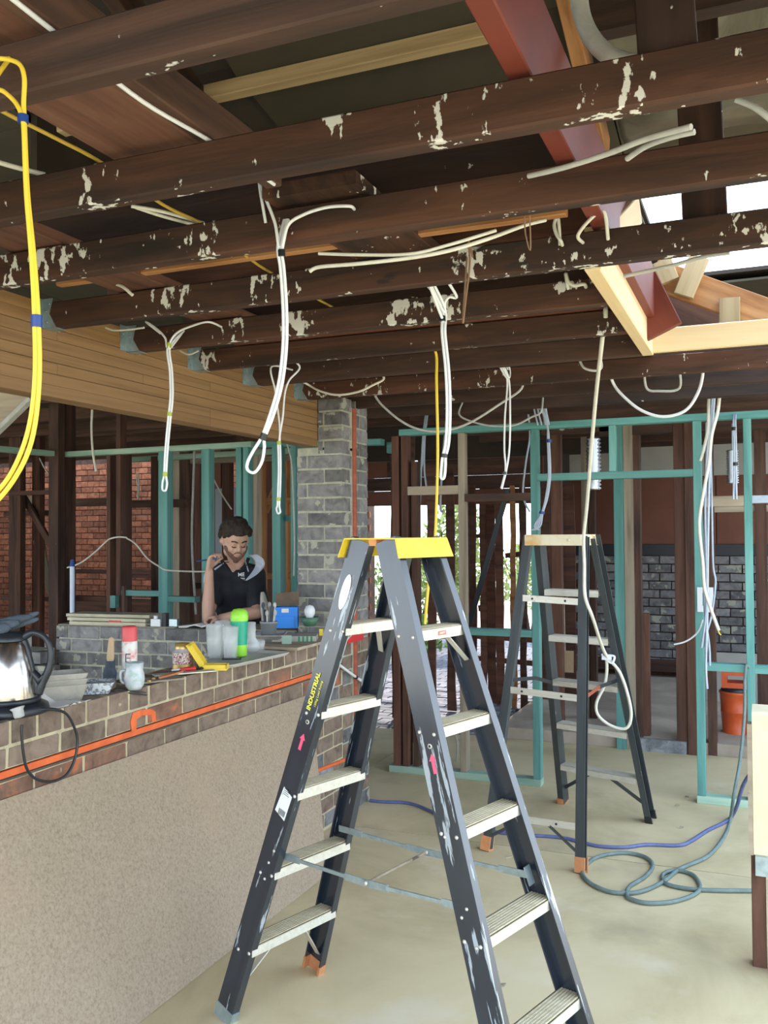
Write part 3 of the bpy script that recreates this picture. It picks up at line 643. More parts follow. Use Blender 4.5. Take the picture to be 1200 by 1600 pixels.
beam('brace', aY(415, 800, 8.2), aY(440, 740, 8.2), .03, .07, ORANGEW, ws); beam('brace', aY(440, 880, 8.2), aY(452, 800, 8.2), .03, .05, ORANGEW, ws)
MB().span((bx_(398, 8.3), 8.36, 0), (cx(572), 8.42, 2.9)).build('orange_lining', FIBRO, ws)
MB().span((bx_(338, 8.3), 8.28, .3), (bx_(371, 8.3), 8.31, 2.1)).build('grey_door', mat('pale_grey_door', [(.30, .33, .38)], rough=.7), ws, label='pale grey door leaf seen behind the man')
MB().span((bx_(110, 9.5), 9.5, 0), (bx_(395, 9.5), 9.55, .80)).build('low_panel', DARK, ws)
MB().span((bx_(296, 8.9), 8.9, 0), (bx_(345, 8.9), 8.95, 2.6)).build('panel', FIBRO, ws)
bst(193, 197, DARK, 5.2+.8, 0, 1.2, .05); 
tb = MB(); c_ = aY(179, 940, 6.0); tb.box(c_, (.05, .05, .10)); tb.build('end_block', TEAL, ws)
tb = MB(); c_ = aY(615, 700, 6.2); tb.box(c_, (.07, .1, .08)); tb.build('end_block', TEAL, wb)
# pale sloping sheet under the beam at the far left
g = MB(); P = [aY(-60, 600, 3.0), aY(47, 627, 3.0), aY(-60, 760, 3.0)]
P = [Vector((-3.3, 3.3, 2.13)), Vector((-3.02, 4.05, 2.13)), Vector((-4.3, 4.05, 1.95)), Vector((-4.3, 3.3, 1.95))]
ga, gb, gc = aY(-80, 592, 3.6), aY(48, 622, 3.6), aY(-80, 742, 3.6)
g.add([ga, gb, gc, ga+Vector((0, .02, 0)), gb+Vector((0, .02, 0)), gc+Vector((0, .02, 0))], [(0, 1, 2), (3, 5, 4), (0, 3, 4, 1), (1, 4, 5, 2), (2, 5, 3, 0)])
g.build('gusset', PALE, ceil, label='pale grey triangular sheet under the end of the laminated beam')
beam('gusset_edge', aY(50, 622, 3.58), aY(-80, 748, 3.58), .04, .025, CABG, ceil)
# right stub: timber post with a pale board end
wq = empty('wall_right_stub', (.0, 3.65, 0), kind='structure')
MB().span((-.045, 3.65, .42), (.30, 3.85, .94)).build('pale_board', mat('pale_ply', [(.62, .52, .34), (.74, .64, .44)], (4, 4, 4), .7, vary=0, splat=((.5, .28, .1), .66, (3, 3, 3), .2)), wq, label='pale board end at the right edge')
MB().span((-.062, 3.64, .42), (-.046, 3.70, .90)).build('board_edge', PALE, wq)
MB().span((-.04, 3.63, .35), (.3, 3.648, .42)).build('metal_angle', GALV, wq)
beam('post', (-.03, 3.70, 0), (-.03, 3.70, .42), .05, .06, REDW, wq, up=(0, 1, 0)); beam('post', (.06, 3.66, 0), (.06, 3.66, .36), .09, .05, REDW, wq, up=(0, 1, 0))
MB().span((.02, 3.6, .1), (.12, 3.63, .25)).build('green_block', MINT, wq)

# ================================================================ LADDERS
def chan(sg, D, fl, t=.005):
    return [(sg*y, z) for y, z in ((0, -D/2), (0, D/2), (-fl, D/2), (-fl, D/2-t), (-t, D/2-t), (-t, -D/2+t), (-fl, -D/2+t), (-fl, -D/2))]
def lerp(a, b, t): return a+(b-a)*t
def screen(p): 
    d = Vector(p)-EYE; w_ = d.dot(FW); return 600+FOC*d.dot(RT)/w_, 800-FOC*d.dot(UP)/w_
def rail_at(R, py):
    lo, hi = 0.0, 1.0
    for _ in range(40):
        m_ = (lo+hi)/2
        if screen(lerp(R[0], R[1], m_))[1] > py: lo = m_
        else: hi = m_
    return lerp(R[0], R[1], lo), lo
def step_mesh(root, pa, pb, a, depth, name='step', th=.032, m=None, top=None, hd=1.0):
    """treads: a ribbed top plate with lips folded down front and back"""
    w = (pb-pa); L = w.length; w.normalize(); z = Vector((0, 0, 1)); R_ = Matrix((w, a, z)).transposed(); c = (pa+pb)/2
    g = MB()
    for s1 in (-1, 1): g.box(c+a*s1*(depth/2-.0015)-z*th/2, (L, .003, th), R_)
    o = g.build(name, m or ALU, root)
    g = MB(); g.box(c-z*.0015, (L, depth, .003), R_)
    for k in range(7): g.box(c+a*(-depth/2+.008+k*(depth-.016)/6)+z*.0012, (L-.004, .0035, .0024), R_)
    t_ = g.build('tread', top or TREAD, o)
    return o
def rivets(root, pts, d, r=.006, name='rivet'):
    for p in pts:
        MB().lathe(p, [(0.0001, .004), (r*.6, .0035), (r, .001), (r, 0)], 8, d).build(name, ALU, root)

# big black trestle ladder in front
LC = Vector((-1.065, 2.659, 0)); th_ = -.296; LA = Vector((math.cos(th_), math.sin(th_), 0)); LW_ = Vector((-math.sin(th_), math.cos(th_), 0))
LH = 1.601; DZ = .267
lad = empty('trestle_ladder', LC, 'big black double-sided trestle ladder with yellow cap, nearest the camera', 'ladder')
Rl = []
for i in range(4):
    sa = -1 if i < 2 else 1; sw = -1 if i % 2 == 0 else 1
    Rl.append((LC+LA*sa*.578+LW_*sw*.2255, LC+LA*sa*.05+LW_*sw*.1145+Vector((0, 0, LH-.004))))
for i, R in enumerate(Rl):
    sg = 1 if i % 2 == 0 else -1
    o = section('rail', R[0]+(R[1]-R[0]).normalized()*.012, R[1], chan(sg, .078, .030), FGLASS, lad, up=LA)
    d = (R[1]-R[0]).normalized(); 
    f = section('rubber_foot', R[0]-Vector((0, 0, 0)), R[0]+d*.05, [(y*1.0+sg*.002, z*1.06) for y, z in chan(sg, .078, .034, .009)], ORF if i != 0 else GALV, o, up=LA)
for fi, (i, j) in enumerate(((0, 1), (2, 3))):
    for k in range(1, 6):
        g = k*DZ/LH; pa, pb = lerp(*Rl[i], g), lerp(*Rl[j], g); w = (pb-pa).normalized()
        s_ = step_mesh(lad, pa+w*.006, pb-w*.006, LA, .076, m=ALU)
        rivets(lad, [pa-LW_*.001+LA*.03-Vector((0, 0, .018)), pa-LW_*.001-LA*.022-Vector((0, 0, .018))], -LW_)
    # braces under the lowest step
    sgn = -1 if fi == 0 else 1
    g1 = DZ/LH; pa, pb = lerp(*Rl[i], g1), lerp(*Rl[j], g1)
    ba, bb = lerp(*Rl[i], .045), lerp(*Rl[j], .045); zz_ = Vector((0, 0, .034))
    beam('brace', lerp(pa, pb, .33)-zz_, ba+LW_*.008, .004, .02, ALU, lad, up=LA); beam('brace', lerp(pb, pa, .33)-zz_, bb-LW_*.008, .004, .02, ALU, lad, up=LA)
    zz_ = Vector((0, 0, .034)); g5 = 5*DZ/LH; pa, pb = lerp(*Rl[i], g5), lerp(*Rl[j], g5)
    qa, qb = lerp(*Rl[i], g5-.07), lerp(*Rl[j], g5-.07)
    beam('brace', lerp(pa, pb, .25)-zz_, qa+LW_*.008, .004, .02, ALU, lad, up=LA); beam('brace', lerp(pb, pa, .22)-zz_, qb-LW_*.008, .004, .02, ALU, lad, up=LA)
# cap: a moulded plate with a deep skirt at each end
RC = Matrix((LA, LW_, Vector((0, 0, 1)))).transposed(); cz = Vector((0, 0, LH))
g = MB(); g.box(LC+cz, (.205, .262, .004), RC)
for s1 in (-1, 1): 
    n0 = LC+cz+LA*s1*.1
    g.add([n0-LW_*.131, n0+LW_*.131, n0+LW_*.139+LA*s1*.019-Vector((0, 0, .058)), n0-LW_*.139+LA*s1*.019-Vector((0, 0, .058)),
           n0-LW_*.131+LA*s1*.004, n0+LW_*.131+LA*s1*.004, n0+LW_*.139+LA*s1*.023-Vector((0, 0, .058)), n0-LW_*.139+LA*s1*.023-Vector((0, 0, .058))],
          [(0, 1, 2, 3), (4, 7, 6, 5), (0, 4, 5, 1), (1, 5, 6, 2), (2, 6, 7, 3), (3, 7, 4, 0)])
g.build('cap', YEL, lad)
g = MB(); g.box(LC+cz-Vector((0, 0, .012))-LW_*.09, (.03, .05, .02), RC); g.box(LC+cz-Vector((0, 0, .012))+LW_*.09, (.03, .05, .02), RC); g.build('hinge', ORF, lad)
# spreader bars, each with a knee in the middle
def spreader(R0, y0, R1, y1, off, sag, root, m=GALV, wd=.022):
    p, _ = rail_at(R0, y0); q, _ = rail_at(R1, y1); p = p+off; q = q+off; mid = (p+q)/2-Vector((0, 0, sag)); s0 = empty('spreader', mid); s0.parent = root; s0.matrix_basis = wmat(root).inverted() @ Matrix.Translation(mid)
    for a_, b_ in ((p, mid), (q, mid)):
        d = (b_-a_)
        beam('arm', a_, a_+d*.28, .0035, wd, m, s0); beam('arm', a_+d*.27, a_+d*.80, .0045, wd*.55, m, s0); beam('arm', a_+d*.78, b_+d.normalized()*.012, .0035, wd, m, s0)
    MB().lathe(mid, [(.0001, .006), (.007, .005), (.007, -.005), (.0001, -.006)], 8, LW_).build('knee_pin', ALU, s0)
    MB().box(q+(p-q).normalized()*.0, (.055, .004, .03), frame((R1[1]-R1[0]), LW_)).build('bracket', m, s0)
    return mid
m1 = spreader(Rl[0], 1338, Rl[2], 1428, -LW_*.001+LW_*.035, .012, lad)
m2 = spreader(Rl[1], 1290, Rl[3], 1362, -LW_*.035, .008, lad)
g = MB(); g.tube([m1, m2], .0045, 8); g.build('cross_rod', PALE, lad)
# stickers and marks on the near rails
def on_rail(R, py, sg_off=.0022, dz=0.0):
    p, _ = rail_at(R, py); d = (R[1]-R[0]).normalized(); return p-LW_*sg_off, d
def sticker(R, py, poly, m, name, thick=.0008, lab=None, off=.0012):
    p, d = on_rail(R, py, off); ac = (LA-d*LA.dot(d)).normalized()
    g = MB(); g.prism(poly, -LW_*thick, p, ac, d); return tag(g.build(name, m, lad), lab)
sticker(Rl[0], 1253, [(-.028, -.042), (.022, -.055), (.026, .03), (-.018, .045)], STKW, 'sticker', lab='white barcode sticker')
for i in range(7): sticker(Rl[0], 1268, [(-.012+i*.0045, -.012), (-.012+i*.0045+.0022, -.012), (-.012+i*.0045+.0022, .008), (-.012+i*.0045, .008)], TXTK, 'barcode_bar', off=.0022)
for i in range(4): sticker(Rl[0], 1240, [(-.014, -.006+i*.006), (.014-.004*(i % 2), -.006+i*.006), (.014-.004*(i % 2), -.0045+i*.006), (-.014, -.0045+i*.006)], TXTK, 'print_line', off=.0022)
ov = [(math.cos(q)*.017, math.sin(q)*.058) for q in [i*math.pi/12 for i in range(24)]]
sticker(Rl[0], 925, ov, STKW, 'sticker', lab='shiny oval foil sticker near the cap')
arrow = [(-.006, -.03), (.006, -.03), (.006, .006), (.0125, .006), (0, .026), (-.0125, .006), (-.006, .006)]
sticker(Rl[0], 1158, arrow, TXTP, 'arrow_mark', lab='pink arrow pointing up the rail'); sticker(Rl[2], 1192, arrow, TXTP, 'arrow_mark', lab='pink arrow pointing up the rail')
for R, y_ in ((Rl[0], 1128), (Rl[2], 1166)):
    p, d = on_rail(R, y_, 0); MB().lathe(p, [(.004, -.001), (.0075, 0), (.0075, .002), (.004, .002)], 12, -LW_).build('eyelet', ALU, lad)
for R, ys_ in ((Rl[0], (1328, 1347, 1372)), (Rl[2], (1310, 1420, 1437, 1480))):
    for y_ in ys_: p, d = on_rail(R, y_, 0); rivets(lad, [p+LA*random.uniform(-.02, .02)], -LW_, .005)
def text(s, size, m, parent, mtx, name='lettering', ext=.0005, bold=.0):
    c = bpy.data.curves.new(name, 'FONT'); c.body = s; c.size = size; c.extrude = ext; c.align_x = 'CENTER'; c.align_y = 'CENTER'; c.offset = bold; c.resolution_u = 2
    o = bpy.data.objects.new('tmp', c); me = bpy.data.meshes.new_from_object(o); bpy.data.objects.remove(o); bpy.data.curves.remove(c)
    me.name = name; me.materials.clear(); me.materials.append(m)
    o = bpy.data.objects.new(name, me); COL.objects.link(o)
    if parent: o.parent = parent; o.matrix_basis = wmat(parent).inverted() @ mtx
    else: o.matrix_basis = mtx
    return o
def mtx3(p, ex, ey):
    ex = Vector(ex).normalized(); ey = Vector(ey); ey = (ey-ex*ey.dot(ex)).normalized(); return Matrix.Translation(Vector(p)) @ Matrix((ex, ey, ex.cross(ey))).transposed().to_4x4()
p, d = on_rail(Rl[0], 1082, .0018); ac = (LA-d*LA.dot(d)).normalized()
text('INDUSTRIAL', .023, TXTY, lad, mtx3(p-ac*.010, d, -ac), bold=.0008); text('120kg Load Rating', .012, TXTY, lad, mtx3(p+ac*.012, d, -ac))
# red sticker on the top step of the right-hand side
g5 = 5*DZ/LH; pa, pb = lerp(*Rl[2], g5), lerp(*Rl[3], g5); c_ = (pa+pb)/2+LA*.0388-Vector((0, 0, .016)); w = (pb-pa).normalized()
MB().box(c_, (.040, .001, .013), Matrix((w, LA, Vector((0, 0, 1)))).transposed()).build('red_sticker', STKR, lad)
text('SAFETY', .009, STKW, lad, mtx3(c_+LA*.001, w, (0, 0, 1)))

# worn step ladder behind
C2 = Vector((-.984, 4.80, 0)); A2_ = Vector((.22, .975, 0)).normalized(); W2_ = Vector((A2_.y, -A2_.x, 0))
l2 = empty('step_ladder', (-.96, 4.9, 0), 'worn grey step ladder with a stained yellow cap behind the big ladder', 'ladder')
H2 = 1.60
NR = [(Vector((-1.293, 4.493, 0)), C2-A2_*.06-W2_*.135), (Vector((-.84, 4.373, 0)), C2-A2_*.06+W2_*.135)]
FR = [(Vector((-1.099, 5.446, 0)), C2+A2_*.05-W2_*.13), (Vector((-.612, 5.276, 0)), C2+A2_*.05+W2_*.15)]
NR = [(a, b+Vector((0, 0, H2-.01))) for a, b in NR]; FR = [(a, b+Vector((0, 0, H2-.01))) for a, b in FR]
for i, R in enumerate(NR):
    d = (R[1]-R[0]).normalized(); o = section('rail', R[0]+d*.01, R[1], chan(-1 if i else 1, .032, .046), FGLASS2, l2, up=A2_)
    section('rubber_foot', R[0], R[0]+d*.07, chan(-1 if i else 1, .044, .052, .008), ORF, o, up=A2_, label='orange foot')
for i, R in enumerate(FR):
    d = (R[1]-R[0]).normalized(); o = section('rail', R[0]+d*.01, R[1], chan(-1 if i else 1, .075, .035), FGLASS2, l2, up=A2_)
    section('rubber_foot', R[0], R[0]+d*.05, chan(-1 if i else 1, .08, .04, .01), BLK if i else ORF, o, up=A2_)
for k in range(1, 6):
    g = k*.262/H2; pa, pb = lerp(*FR[0], g), lerp(*FR[1], g); w = (pb-pa).normalized(); step_mesh(l2, pa+w*.004, pb-w*.004, A2_, .085, m=ALU, top=ALU)
for y_l, y_r in ((934, 940), (1077, 1090), (1272, 1290)):
    p, _ = rail_at(NR[0], y_l); q, _ = rail_at(NR[1], y_r)
    o = beam('crossbar', p-A2_*.018, q-A2_*.018, .004, .034, ALU, l2)
    for t_ in (.18, .78): c_ = lerp(p, q, t_)-A2_*.021; MB().lathe(c_, [(.0001, .002), (.006, .002), (.006, 0)], 8, -A2_).build('bolt', BLK, o)
p, _ = rail_at(NR[0], 1282); q, _ = rail_at(NR[1], 1290)
beam('brace', lerp(p, q, .3)-A2_*.015, lerp(*NR[0], .05)-A2_*.01, .004, .016, FGLASS2, l2); beam('brace', lerp(p, q, .68)-A2_*.015, lerp(*NR[1], .06)-A2_*.01, .004, .016, FGLASS2, l2)
pa, pb = lerp(*FR[0], .262/H2), lerp(*FR[1], .262/H2)
beam('brace', lerp(pa, pb, .62)-Vector((0, 0, .03)), lerp(*FR[1], .065), .004, .02, FGLASS2, l2); beam('brace', lerp(pa, pb, .38)-Vector((0, 0, .03)), lerp(*FR[0], .065), .004, .02, FGLASS2, l2)
for i, col_ in ((0, BLK), (1, OXID)):
    p, _ = rail_at(NR[i], 1062 if i == 0 else 1098); q, _ = rail_at(FR[i], 1068 if i == 0 else 1062); m_ = (p+q)/2+Vector((0, 0, .02))
    beam('spreader', p, m_, .004, .02, col_, l2); beam('spreader', m_, q, .004, .02, BLK, l2)
RC2 = Matrix((W2_, A2_, Vector((0, 0, 1)))).transposed()
g = MB(); g.box(C2+Vector((0, 0, H2)), (.315, .20, .006), RC2); g.box(C2-A2_*.10+Vector((0, 0, H2-.026)), (.315, .006, .055), RC2); g.box(C2+A2_*.10+Vector((0, 0, H2-.026)), (.335, .006, .055), RC2)
for s1 in (-1, 1): g.box(C2+W2_*s1*.158+Vector((0, 0, H2-.026)), (.006, .2, .055), RC2)
g.build('cap', YELW, l2)
for i, (u_, v_) in enumerate(((-.06, -.02), (0.02, -.035), (.06, -.012))): MB().lathe(C2+W2_*.162+A2_*u_+Vector((0, 0, H2+v_)), [(.0001, .001), (.005, .001), (.005, 0)], 8, W2_).build('cap_hole', TXTK, l2)
MB().lathe(C2-A2_*.104+W2_*.09+Vector((0, 0, H2-.025)), [(.0001, .004), (.008, .003), (.009, 0)], 10, -A2_).build('bolt', YELW, l2)

# ================================================================ PERSON
def limb(mb, pts, rs, seg=10):
    for i in range(len(pts)-1):
        a, b = Vector(pts[i]), Vector(pts[i+1]); L = (b-a).length; n_ = max(2, int(L/.02))
        mb.tube([lerp(a, b, k/n_) for k in range(n_+1)], [rs[i]+(rs[i+1]-rs[i])*k/n_ for k in range(n_+1)], seg)
    for p, r in zip(pts, rs): mb.sphere(p, r, 10, 7)
def fuse(o, vox, sm=6):
    r = o.modifiers.new('fuse', 'REMESH'); r.mode = 'VOXEL'; r.voxel_size = vox; r.use_smooth_shade = True
    s_ = o.modifiers.new('soft', 'SMOOTH'); s_.factor = .5; s_.iterations = sm
    return o
MY = 5.02
man = empty('person', (-3.05, 5.12, 0), 'man in a black polo shirt leaning on the grey wall, pen in raised hand', 'person')
hc = aY(367, 846, MY-.03)                      # head centre
nb_ = aY(372, 884, MY+.05)                     # neck base
shR, shL = aY(338, 897, MY-.05), aY(400, 899, MY+.12)
elR = aY(325, 948, 4.80); elR.z = BT2+.05; wrR = aY(327, 893, 4.80); hdR = aY(326, 877, 4.795)
elL = aY(402, 944, 4.90); elL.z = BT2+.085; wrL = aY(345, 949, 4.80); wrL.z = BT2+.052; hdL = aY(333, 951, 4.81); hdL.z = BT2+.045
chest = (shR+shL)/2+Vector((.0, .03, -.12)); waist = chest+Vector((.02, .13, -.30)); pel = Vector((waist.x, waist.y+.06, .93))
U = Vector((0, 0, 1)); side = (shL-shR).normalized(); fwd = Vector((side.y, -side.x, 0)).normalized()   # towards the camera
hd = (hc-nb_).normalized()
# face axes: chin tipped down and turned a little to the man's right
fa = (fwd*.86-U*.42+side*.12).normalized(); ua = (U-fa*U.dot(fa)).normalized(); sa_ = ua.cross(fa).normalized(); sa_ = sa_ if sa_.dot(side) > 0 else -sa_
def HP(x, y, z): return hc+sa_*x+fa*y+ua*z
b = MB()
for c_, r in ((HP(0, -.012, .03), .088), (HP(0, .012, .045), .080), (HP(0, .005, -.01), .078), (HP(0, .030, -.045), .060), (HP(0, .045, -.085), .040), (HP(-.030, .02, -.055), .043), (HP(.030, .02, -.055), .043)): b.sphere(c_, r, 16, 12)
b.tube([HP(0, .083, .022), HP(0, .098, -.008), HP(0, .104, -.022)], [.010, .012, .014], 8); b.sphere(HP(-.012, .090, -.024), .009); b.sphere(HP(.012, .090, -.024), .009)   # nose
for s1 in (-1, 1):
    b.sphere(HP(s1*.032, .078, .030), .013); b.tube([HP(s1*.014, .087, .034), HP(s1*.048, .070, .036)], .008, 6)   # brow
    b.sphere(HP(s1*.040, .062, -.022), .022)                                         # cheek
    b.sphere(HP(s1*.082, -.010, -.002), .017); b.tube([HP(s1*.083, -.012, .020), HP(s1*.090, -.020, .004), HP(s1*.082, -.006, -.024)], .008, 6)  # ear
    b.sphere(HP(s1*.031, .076, .010), .012)                                          # lid
b.tube([HP(-.022, .081, -.050), HP(0, .090, -.048), HP(.022, .081, -.050)], .0065, 6); b.tube([HP(-.018, .080, -.060), HP(0, .088, -.061), HP(.018, .080, -.060)], .0075, 6)  # lips
limb(b, [HP(0, -.025, -.05), nb_+U*.01, nb_-U*.05], [.056, .055, .075])
limb(b, [shR, lerp(shR, shL, .5)-U*.02, shL], [.055, .075, .055])
limb(b, [chest-side*.06, waist-side*.04, pel-side*.04], [.105, .095, .105]); limb(b, [chest+side*.06, waist+side*.04, pel+side*.04], [.105, .095, .105])
limb(b, [shR, lerp(shR, elR, .5), elR], [.052, .045, .037]); limb(b, [elR, lerp(elR, wrR, .35), wrR], [.037, .040, .026])
limb(b, [shL, lerp(shL, elL, .5), elL], [.054, .047, .040]); limb(b, [elL, lerp(elL, wrL, .35), wrL], [.040, .043, .027])
# legs and shoes
for s1 in (-1, 1):
    hip = pel+side*s1*.09; kn = hip+Vector((s1*.01, .02, -.42)); an = Vector((kn.x, kn.y+.04, .09))
    limb(b, [hip, kn, an], [.085, .058, .042]); limb(b, [an, an+fwd*.15-U*.04], [.045, .035])
# hands: palm plus five bent fingers each
def hand(mb, wr, d, n_, tv, sg, pen=None, s=1.0):
    """d: towards knuckles, n_: palm side, tv: towards the thumb"""
    d, n_, tv = d.normalized(), n_.normalized(), tv.normalized()
    for k in range(4): mb.tube([wr+tv*(.012*(1.5-k))*s, wr+(d*.075+tv*(.018*(1.5-k)))*s], [.015*s, .012*s], 8)
    lens = (.068, .076, .070, .055)
    for k in range(4):
        q = wr+(d*.078+tv*(.0185*(1.5-k)))*s; L = lens[k]*s; r = .0088*s
        p1 = q+(d*.75+n_*.65).normalized()*L*.45; p2 = p1+(n_*.95-d*.15).normalized()*L*.32; p3 = p2+(n_*.5-d*.85).normalized()*L*.24
        limb(mb, [q, p1, p2, p3], [r*1.1, r, r*.92, r*.8], 8)
    t0 = wr+(d*.02+tv*.022)*s; t1 = t0+(d*.5+tv*.55+n_*.4).normalized()*.038*s; t2 = t1+(d*.75+n_*.6-tv*.1).normalized()*.028*s; t3 = t2+(d*.5+n_*.8-tv*.4).normalized()*.022*s
    limb(mb, [t0, t1, t2, t3], [.014*s, .012*s, .0105*s, .009*s], 8)
toface = (hc-hdR); hand(b, wrR+U*.012, U*.8+side*.12+fwd*.15, side*.9+fwd*.2, fwd*-.6+side*.5+U*.1, 1)
hand(b, wrL, (-side*.95+fwd*.1-U*.05), -U*.7+fwd*.4, -fwd*-.8+U*.3, 1)
body = b.build('body', SKIN, man, origin=man.location); fuse(body, .0062, 3)
# shirt
c = MB()
limb(c, [shR+U*.004, lerp(shR, shL, .28)+U*.018, nb_-side*.03-U*.028], [.066, .066, .058]); limb(c, [shL+U*.004, lerp(shL, shR, .28)+U*.018, nb_+side*.03-U*.028], [.066, .066, .058])
for q in (-.075, 0, .075): limb(c, [chest+side*q+U*.07, chest+side*q, waist+side*q*.8, pel+side*q+U*.02], [.098, .112, .108, .118])
for q in (-.07, .07): c.sphere(chest+side*q-fwd*-.03+U*.03, (.095, .10, .11), 14, 10)
c.sphere(nb_-U*.085+fwd*.025, (.085, .075, .075), 14, 10); c.sphere(nb_-U*.14+fwd*.045, (.10, .075, .08), 14, 10)
limb(c, [shR, lerp(shR, elR, .35), lerp(shR, elR, .55)], [.066, .066, .068]); limb(c, [shL, lerp(shL, elL, .45), lerp(shL, elL, .78)], [.068, .066, .067])
sh = c.build('polo_shirt', SHIRT, man, origin=man.location); fuse(sh, .009, 4)
# collar, light shoulder panels with a dark edge, chest print
g = MB()
for s1 in (-1, 1):
    base = nb_+side*s1*.052-U*.012; tip = nb_+side*s1*.030+fwd*.098-U*.088; back = nb_-fwd*.055+U*.012
    g.add([back+U*.012, base+U*.032+side*s1*.006, nb_+fwd*.062+side*s1*.022-U*.045, tip, base+side*s1*.034-U*.004+fwd*.045, base+side*s1*.026-U*.008],
          [(0, 1, 5), (1, 2, 4), (1, 4, 5), (2, 3, 4)])
pass
sh_tree = None
from mathutils.bvhtree import BVHTree
dg = bpy.context.evaluated_depsgraph_get(); ev = sh.evaluated_get(dg); sh_tree = BVHTree.FromObject(sh, dg); shM = sh.matrix_world if sh.matrix_world.translation.length else wmat(sh)
shM = wmat(sh); shI = shM.inverted()
def patch(poly2, m, name, off=.004, sub=5):
    """cloth panel laid on the shirt: points given as seen from the front, dropped onto the cloth"""
    bm = bmesh.new(); vs = [bm.verts.new(Vector((x, y, 0))) for x, y in poly2]; bm.faces.new(vs)
    bmesh.ops.triangulate(bm, faces=bm.faces); bmesh.ops.subdivide_edges(bm, edges=bm.edges, cuts=sub, use_grid_fill=True); bmesh.ops.triangulate(bm, faces=bm.faces)
    for v in bm.verts:
        d = ray(v.co.x, v.co.y).normalized(); hit = sh_tree.ray_cast(shI @ EYE, shI.to_3x3() @ d)
        v.co = (shM @ hit[0] - d*off) if hit[0] is not None else EYE+d*((MY-.02-EYE.y)/d.y)
    me = bpy.data.meshes.new(name); bm.to_mesh(me); bm.free()
    o = link(name, me, m, man, (0, 0, 0)); return o
def ribbon(Lb, Rb, m, name, off=.005, k=5):
    """strip between two edge lines given as seen from the front, dropped onto the cloth"""
    vs = []
    L2 = smooth_path([Vector((x, y, 0)) for x, y in Lb], 3); R2 = smooth_path([Vector((x, y, 0)) for x, y in Rb], 3)
    for a, b in zip(L2, R2):
        for i in range(k+1):
            q = lerp(a, b, i/k); d = ray(q.x, q.y).normalized(); hit = sh_tree.ray_cast(shI @ EYE, shI.to_3x3() @ d)
            vs.append((shM @ hit[0] - d*off) if hit[0] is not None else EYE+d*((MY+.06-EYE.y)/d.y))
    n = k+1; fs = [(j*n+i, j*n+i+1, (j+1)*n+i+1, (j+1)*n+i) for j in range(len(L2)-1) for i in range(k)]
    o = link(name, MB().add(vs, fs, True).mesh(name), m, man, (0, 0, 0)); sm = o.modifiers.new('t', 'SOLIDIFY'); sm.thickness = .0015; return o
ribbon([(388, 867), (396, 873), (399, 883), (393, 895), (383, 907)], [(402, 866), (412, 874), (413, 885), (401, 898), (386, 907)], SHIRTW, 'shoulder_panel')
ribbon([(331, 881), (324, 889), (319, 899), (318, 911)], [(335, 884), (329, 891), (323, 901), (320, 911)], SHIRTW, 'shoulder_panel')
ribbon([(350, 876), (355, 882), (360, 889), (363, 894)], [(383, 873), (378, 880), (371, 888), (365, 894)], SKIN, 'open_neck', .004)
for pts in ([(348, 874), (352, 881), (358, 890)], [(386, 871), (382, 881), (374, 889)]): 
    ribbon(pts, [(x-(5 if x < 365 else -5), y+1) for x, y in pts], SHIRT, 'collar_leaf', .012, 3)
patch([(334, 889), (349, 879), (350, 880.5), (336, 891)], SHIRTW, 'piping', .003, 2); patch([(384, 876), (389, 893), (387.5, 893.5), (383, 878)], SHIRTW, 'piping', .003, 2)
# chest print: two letters and a line below
cp = aY(377, 899, MY-.1); d = ray(377, 899).normalized(); hit = sh_tree.ray_cast(shI @ EYE, shI.to_3x3() @ d)
if hit[0] is not None: cp = shM @ hit[0]-d*.006
pr = link('chest_print', MB().box((0, 0, 0), (.045, .004, .001)).mesh('print'), TXTW, man, cp-UP*.018, Matrix((RT, UP, -FW)).transposed())
text('ME', .034, TXTW, man, mtx3(cp+UP*.004-d*.001, RT+UP*.05, UP), 'chest_letters', bold=.0004); text('electrical', .012, TXTW, man, mtx3(cp-UP*.026-d*.001, RT, UP), 'chest_letters')
# trousers
t = MB()
for s1 in (-1, 1):
    hip = pel+side*s1*.09; kn = hip+Vector((s1*.01, .02, -.42)); an = Vector((kn.x, kn.y+.04, .10)); limb(t, [pel+side*s1*.05+U*.05, hip, kn, an], [.115, .10, .075, .065])
fuse(t.build('trousers', TROU, man, origin=man.location), .012, 3)
# hair: tight curls over crown, sides and back
h = MB(); rnd = random.Random(3)
for c_, r in ((HP(0, -.012, .062), .088), (HP(0, .020, .085), .066), (HP(0, -.050, .025), .080)): h.sphere(c_, r, 16, 12)
for i in range(230):
    a_, e_ = rnd.uniform(-math.pi, math.pi), rnd.uniform(-.25, 1.5)
    v = Vector((math.cos(e_)*math.sin(a_)*.092, math.cos(e_)*math.cos(a_)*.100-.010, math.sin(e_)*.100+.045))
    if v.y > .055 and v.z < .095: continue
    if v.y > .0 and v.z < .05: continue
    h.sphere(HP(v.x, v.y, v.z), rnd.uniform(.014, .024), 6, 5)
fuse(h.build('hair', HAIR, man, origin=man.location), .0055, 1)
bd = MB()
for i in range(27):
    q = (i/26-.5)*2.7; bd.sphere(HP(math.sin(q)*.064, .026+math.cos(q)*.046, -.084+.062*abs(math.sin(q))**1.6), .0215-.004*abs(math.sin(q)), 8, 6)
bd.tube([HP(-.030, .077, -.058), HP(-.018, .087, -.040), HP(0, .092, -.037), HP(.018, .087, -.040), HP(.030, .077, -.058)], .0045, 6); bd.sphere(HP(0, .076, -.085), .020); bd.sphere(HP(0, .066, -.098), .022)
fuse(bd.build('beard', BEARD, man, origin=man.location), .004, 2)
